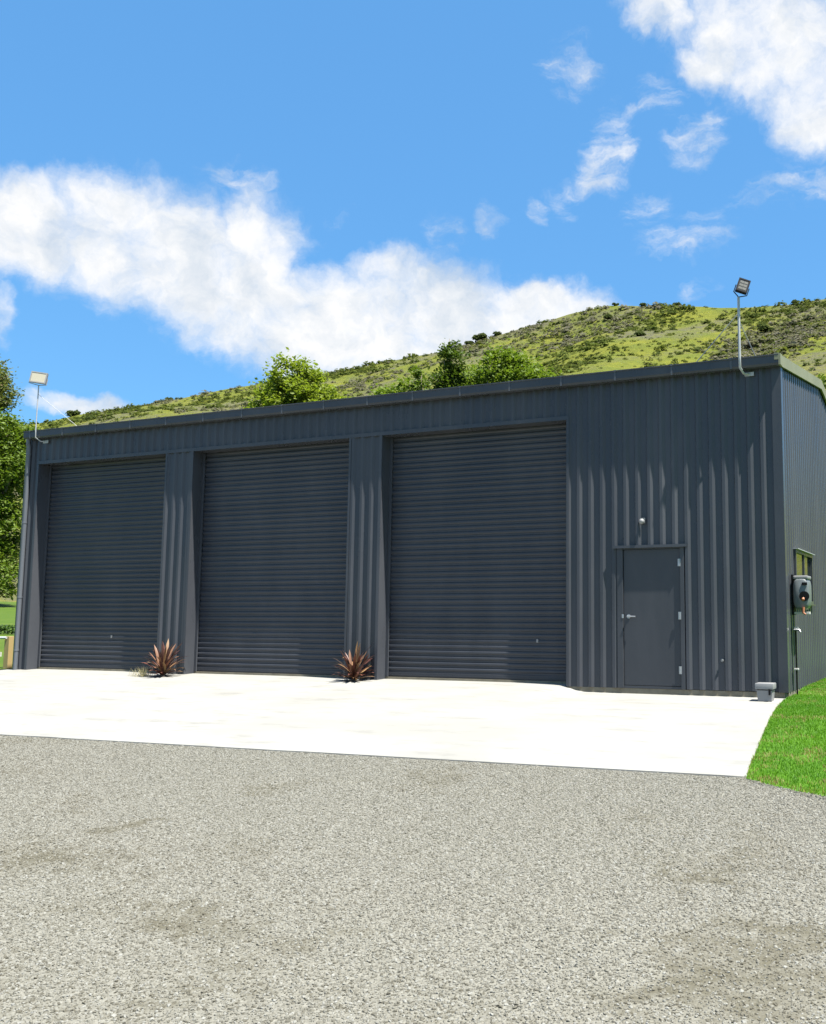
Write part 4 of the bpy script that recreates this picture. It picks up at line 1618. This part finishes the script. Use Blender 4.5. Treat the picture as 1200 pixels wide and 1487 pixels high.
def bush_cards(n):
    """leaf faces over a rough dome of unit radius"""
    d = rng.normal(0, 1, (n, 3))
    d[:, 2] = np.abs(d[:, 2]) * 0.9
    d /= np.linalg.norm(d, axis=1)[:, None]
    C = d * (rng.uniform(0.45, 1.08, n) ** 0.7)[:, None]
    nrm = d + rng.normal(0, 0.45, (n, 3)) + np.array([0, 0, 0.35])
    nrm /= np.linalg.norm(nrm, axis=1)[:, None]
    a = np.cross(nrm, rng.normal(0, 1, (n, 3)))
    a /= np.linalg.norm(a, axis=1)[:, None] + 1e-9
    b = np.cross(nrm, a)
    q = 0.30 * rng.uniform(0.6, 1.4, n)[:, None]
    V = np.stack([C - a * q, C - b * q * 0.7, C + a * q, C + b * q * 0.7], 1).reshape(-1, 3)
    return V, None


BV = [bush_cards(34) for k in range(8)]
BB = [bush_cards(120) for k in range(4)]


def scrub():
    n = 26000
    a = rng.uniform(-60, 2, n)
    t = 1 - rng.random(n) ** 1.2 * 0.72
    r = RB + t * (hill_R(a) - RB)
    x = np.sin(np.radians(a)) * r
    y = CAM.y + np.cos(np.radians(a)) * r
    dens = vnoise(x, y, 36, 61) * 0.5 + vnoise(x, y, 13, 62) * 0.35 + vnoise(x, y, 5, 63) * 0.15
    keep = rng.random(n) < np.clip((dens - 0.38) * 3.2, 0.10, 1.0)
    a, r, x, y, dens = a[keep], r[keep], x[keep], y[keep], dens[keep]
    # a long grey-brown scrub belt climbing towards the right
    m = 2600
    u = rng.random(m)
    ba = -13.5 + u * 8.5 + rng.normal(0, 0.5, m)
    bt = 0.66 + u * 0.20 + rng.normal(0, 0.045, m)
    br = RB + bt * (hill_R(ba) - RB)
    a, r = np.concatenate([a, ba]), np.concatenate([r, br])
    belt = np.concatenate([np.zeros(len(x), bool), np.ones(m, bool)])
    x = np.sin(np.radians(a)) * r
    y = CAM.y + np.cos(np.radians(a)) * r
    z = hill_z(a, r)
    n = len(a)
    s = np.exp(rng.normal(math.log(0.52), 0.5, n)) * (r / 300) ** 0.6
    s = np.clip(s, 0.3, 1.9)
    grey = vnoise(x, y, 55, 71)
    tint = np.where(belt & (rng.random(n) < 0.85) | (grey > 0.56) & (rng.random(n) < 0.75), rng.uniform(0.85, 1.0, n), rng.uniform(0.1, 0.78, n))
    th = rng.uniform(0, 2 * np.pi, n)
    kind = rng.integers(0, 8, n)
    base = np.stack([b[0] for b in BV])[kind]
    c, sn = np.cos(th)[:, None], np.sin(th)[:, None]
    q = np.empty_like(base)
    q[..., 0] = (base[..., 0] * c - base[..., 1] * sn) * s[:, None] * 1.25 + x[:, None]
    q[..., 1] = (base[..., 0] * sn + base[..., 1] * c) * s[:, None] * 1.25 + y[:, None]
    q[..., 2] = base[..., 2] * s[:, None] * 0.9 + z[:, None]
    nv = base.shape[1]
    tt = np.clip(np.repeat(tint, nv) + np.repeat(rng.normal(0, 0.09, n * nv // 4), 4), 0, 1)
    o = fast_mesh('hill_scrub', q.reshape(-1, 3), np.arange(n * nv).reshape(-1, 4), BUSH, tint=tt)
    tag(o, 'scattered dark and grey-brown scrub bushes covering the yellow-green hillside', 'scrub', kind='stuff')


scrub()


def hill_bush(px, t, size, label, tint=0.12, h=0.9):
    """one scrub bush that stands out on the hill, in the compass direction of px"""
    v = cam.rotation_euler.to_matrix() @ Vector(((px - 827) / 1409.0, (737 - 500) / 1409.0, -1.0))
    a = math.degrees(math.atan2(v.x, v.y))
    r = RB + t * (float(hill_R(a)) - RB)
    x, y = math.sin(math.radians(a)) * r, CAM.y + math.cos(math.radians(a)) * r
    z = float(hill_z(a, r))
    Vs = []
    for k in range(5):
        b = BB[k % 4][0] * size * random.uniform(0.45, 0.7)
        off = np.array([random.uniform(-.6, .6) * size, random.uniform(-.6, .6) * size, random.uniform(0, .45) * size * h])
        Vs.append(b + off + np.array([x, y, z]))
    V = np.concatenate(Vs)
    T = np.clip(tint + np.repeat(rng.normal(0, 0.08, len(V) // 4), 4), 0, 1)
    root = empty('hill_bush', (x, y, z), label, 'bush', 'dark bushes that stand out on the hill')
    fast_mesh('foliage', V, np.arange(len(V)).reshape(-1, 4), BUSH, root, tint=T)
    MB().tube([(x, y, z - 0.5), (x, y, z + size * 0.5)], [0.18, 0.08], 6).build('stem', BARK, root)


for args in [(700, 1.0, 3.0, 'largest dark bush clump on the skyline above the tall conifer'), (683, 0.99, 2.0, 'rounded dark bush at the left of the skyline clump'),
             (722, 1.0, 1.8, 'smaller dark bush at the right of the skyline clump'), (662, 1.0, 1.0, 'single small bush on the skyline just above the conifer tip'),
             (886, 0.93, 2.0, 'dark bush below the skyline where the ridge levels out'), (895, 1.0, 1.1, 'small bush on the skyline where the cloud meets the ridge'),
             (935, 1.0, 1.3, 'round bush on the level skyline between the cloud end and right floodlight'), (985, 1.0, 1.6, 'wide low bush on the level skyline nearest the right floodlight'),
             (792, 1.0, 0.9, 'tiny bush alone on the sloping skyline above the bright bushy tree'), (1114, 0.80, 2.2, 'tall dark bush on the slope just right of the right floodlight pole'),
             (112, 1.0, 2.6, 'dark bush on the far left skyline over the left end of the roof'), (1158, 1.0, 1.2, 'small bush on the skyline at the far right'),
             (932, 0.78, 1.7, 'dark bush mid-slope above the personnel door'), (250, 1.0, 1.5, 'small bush on the left skyline between left floodlight and round tree')]:
    hill_bush(*args)
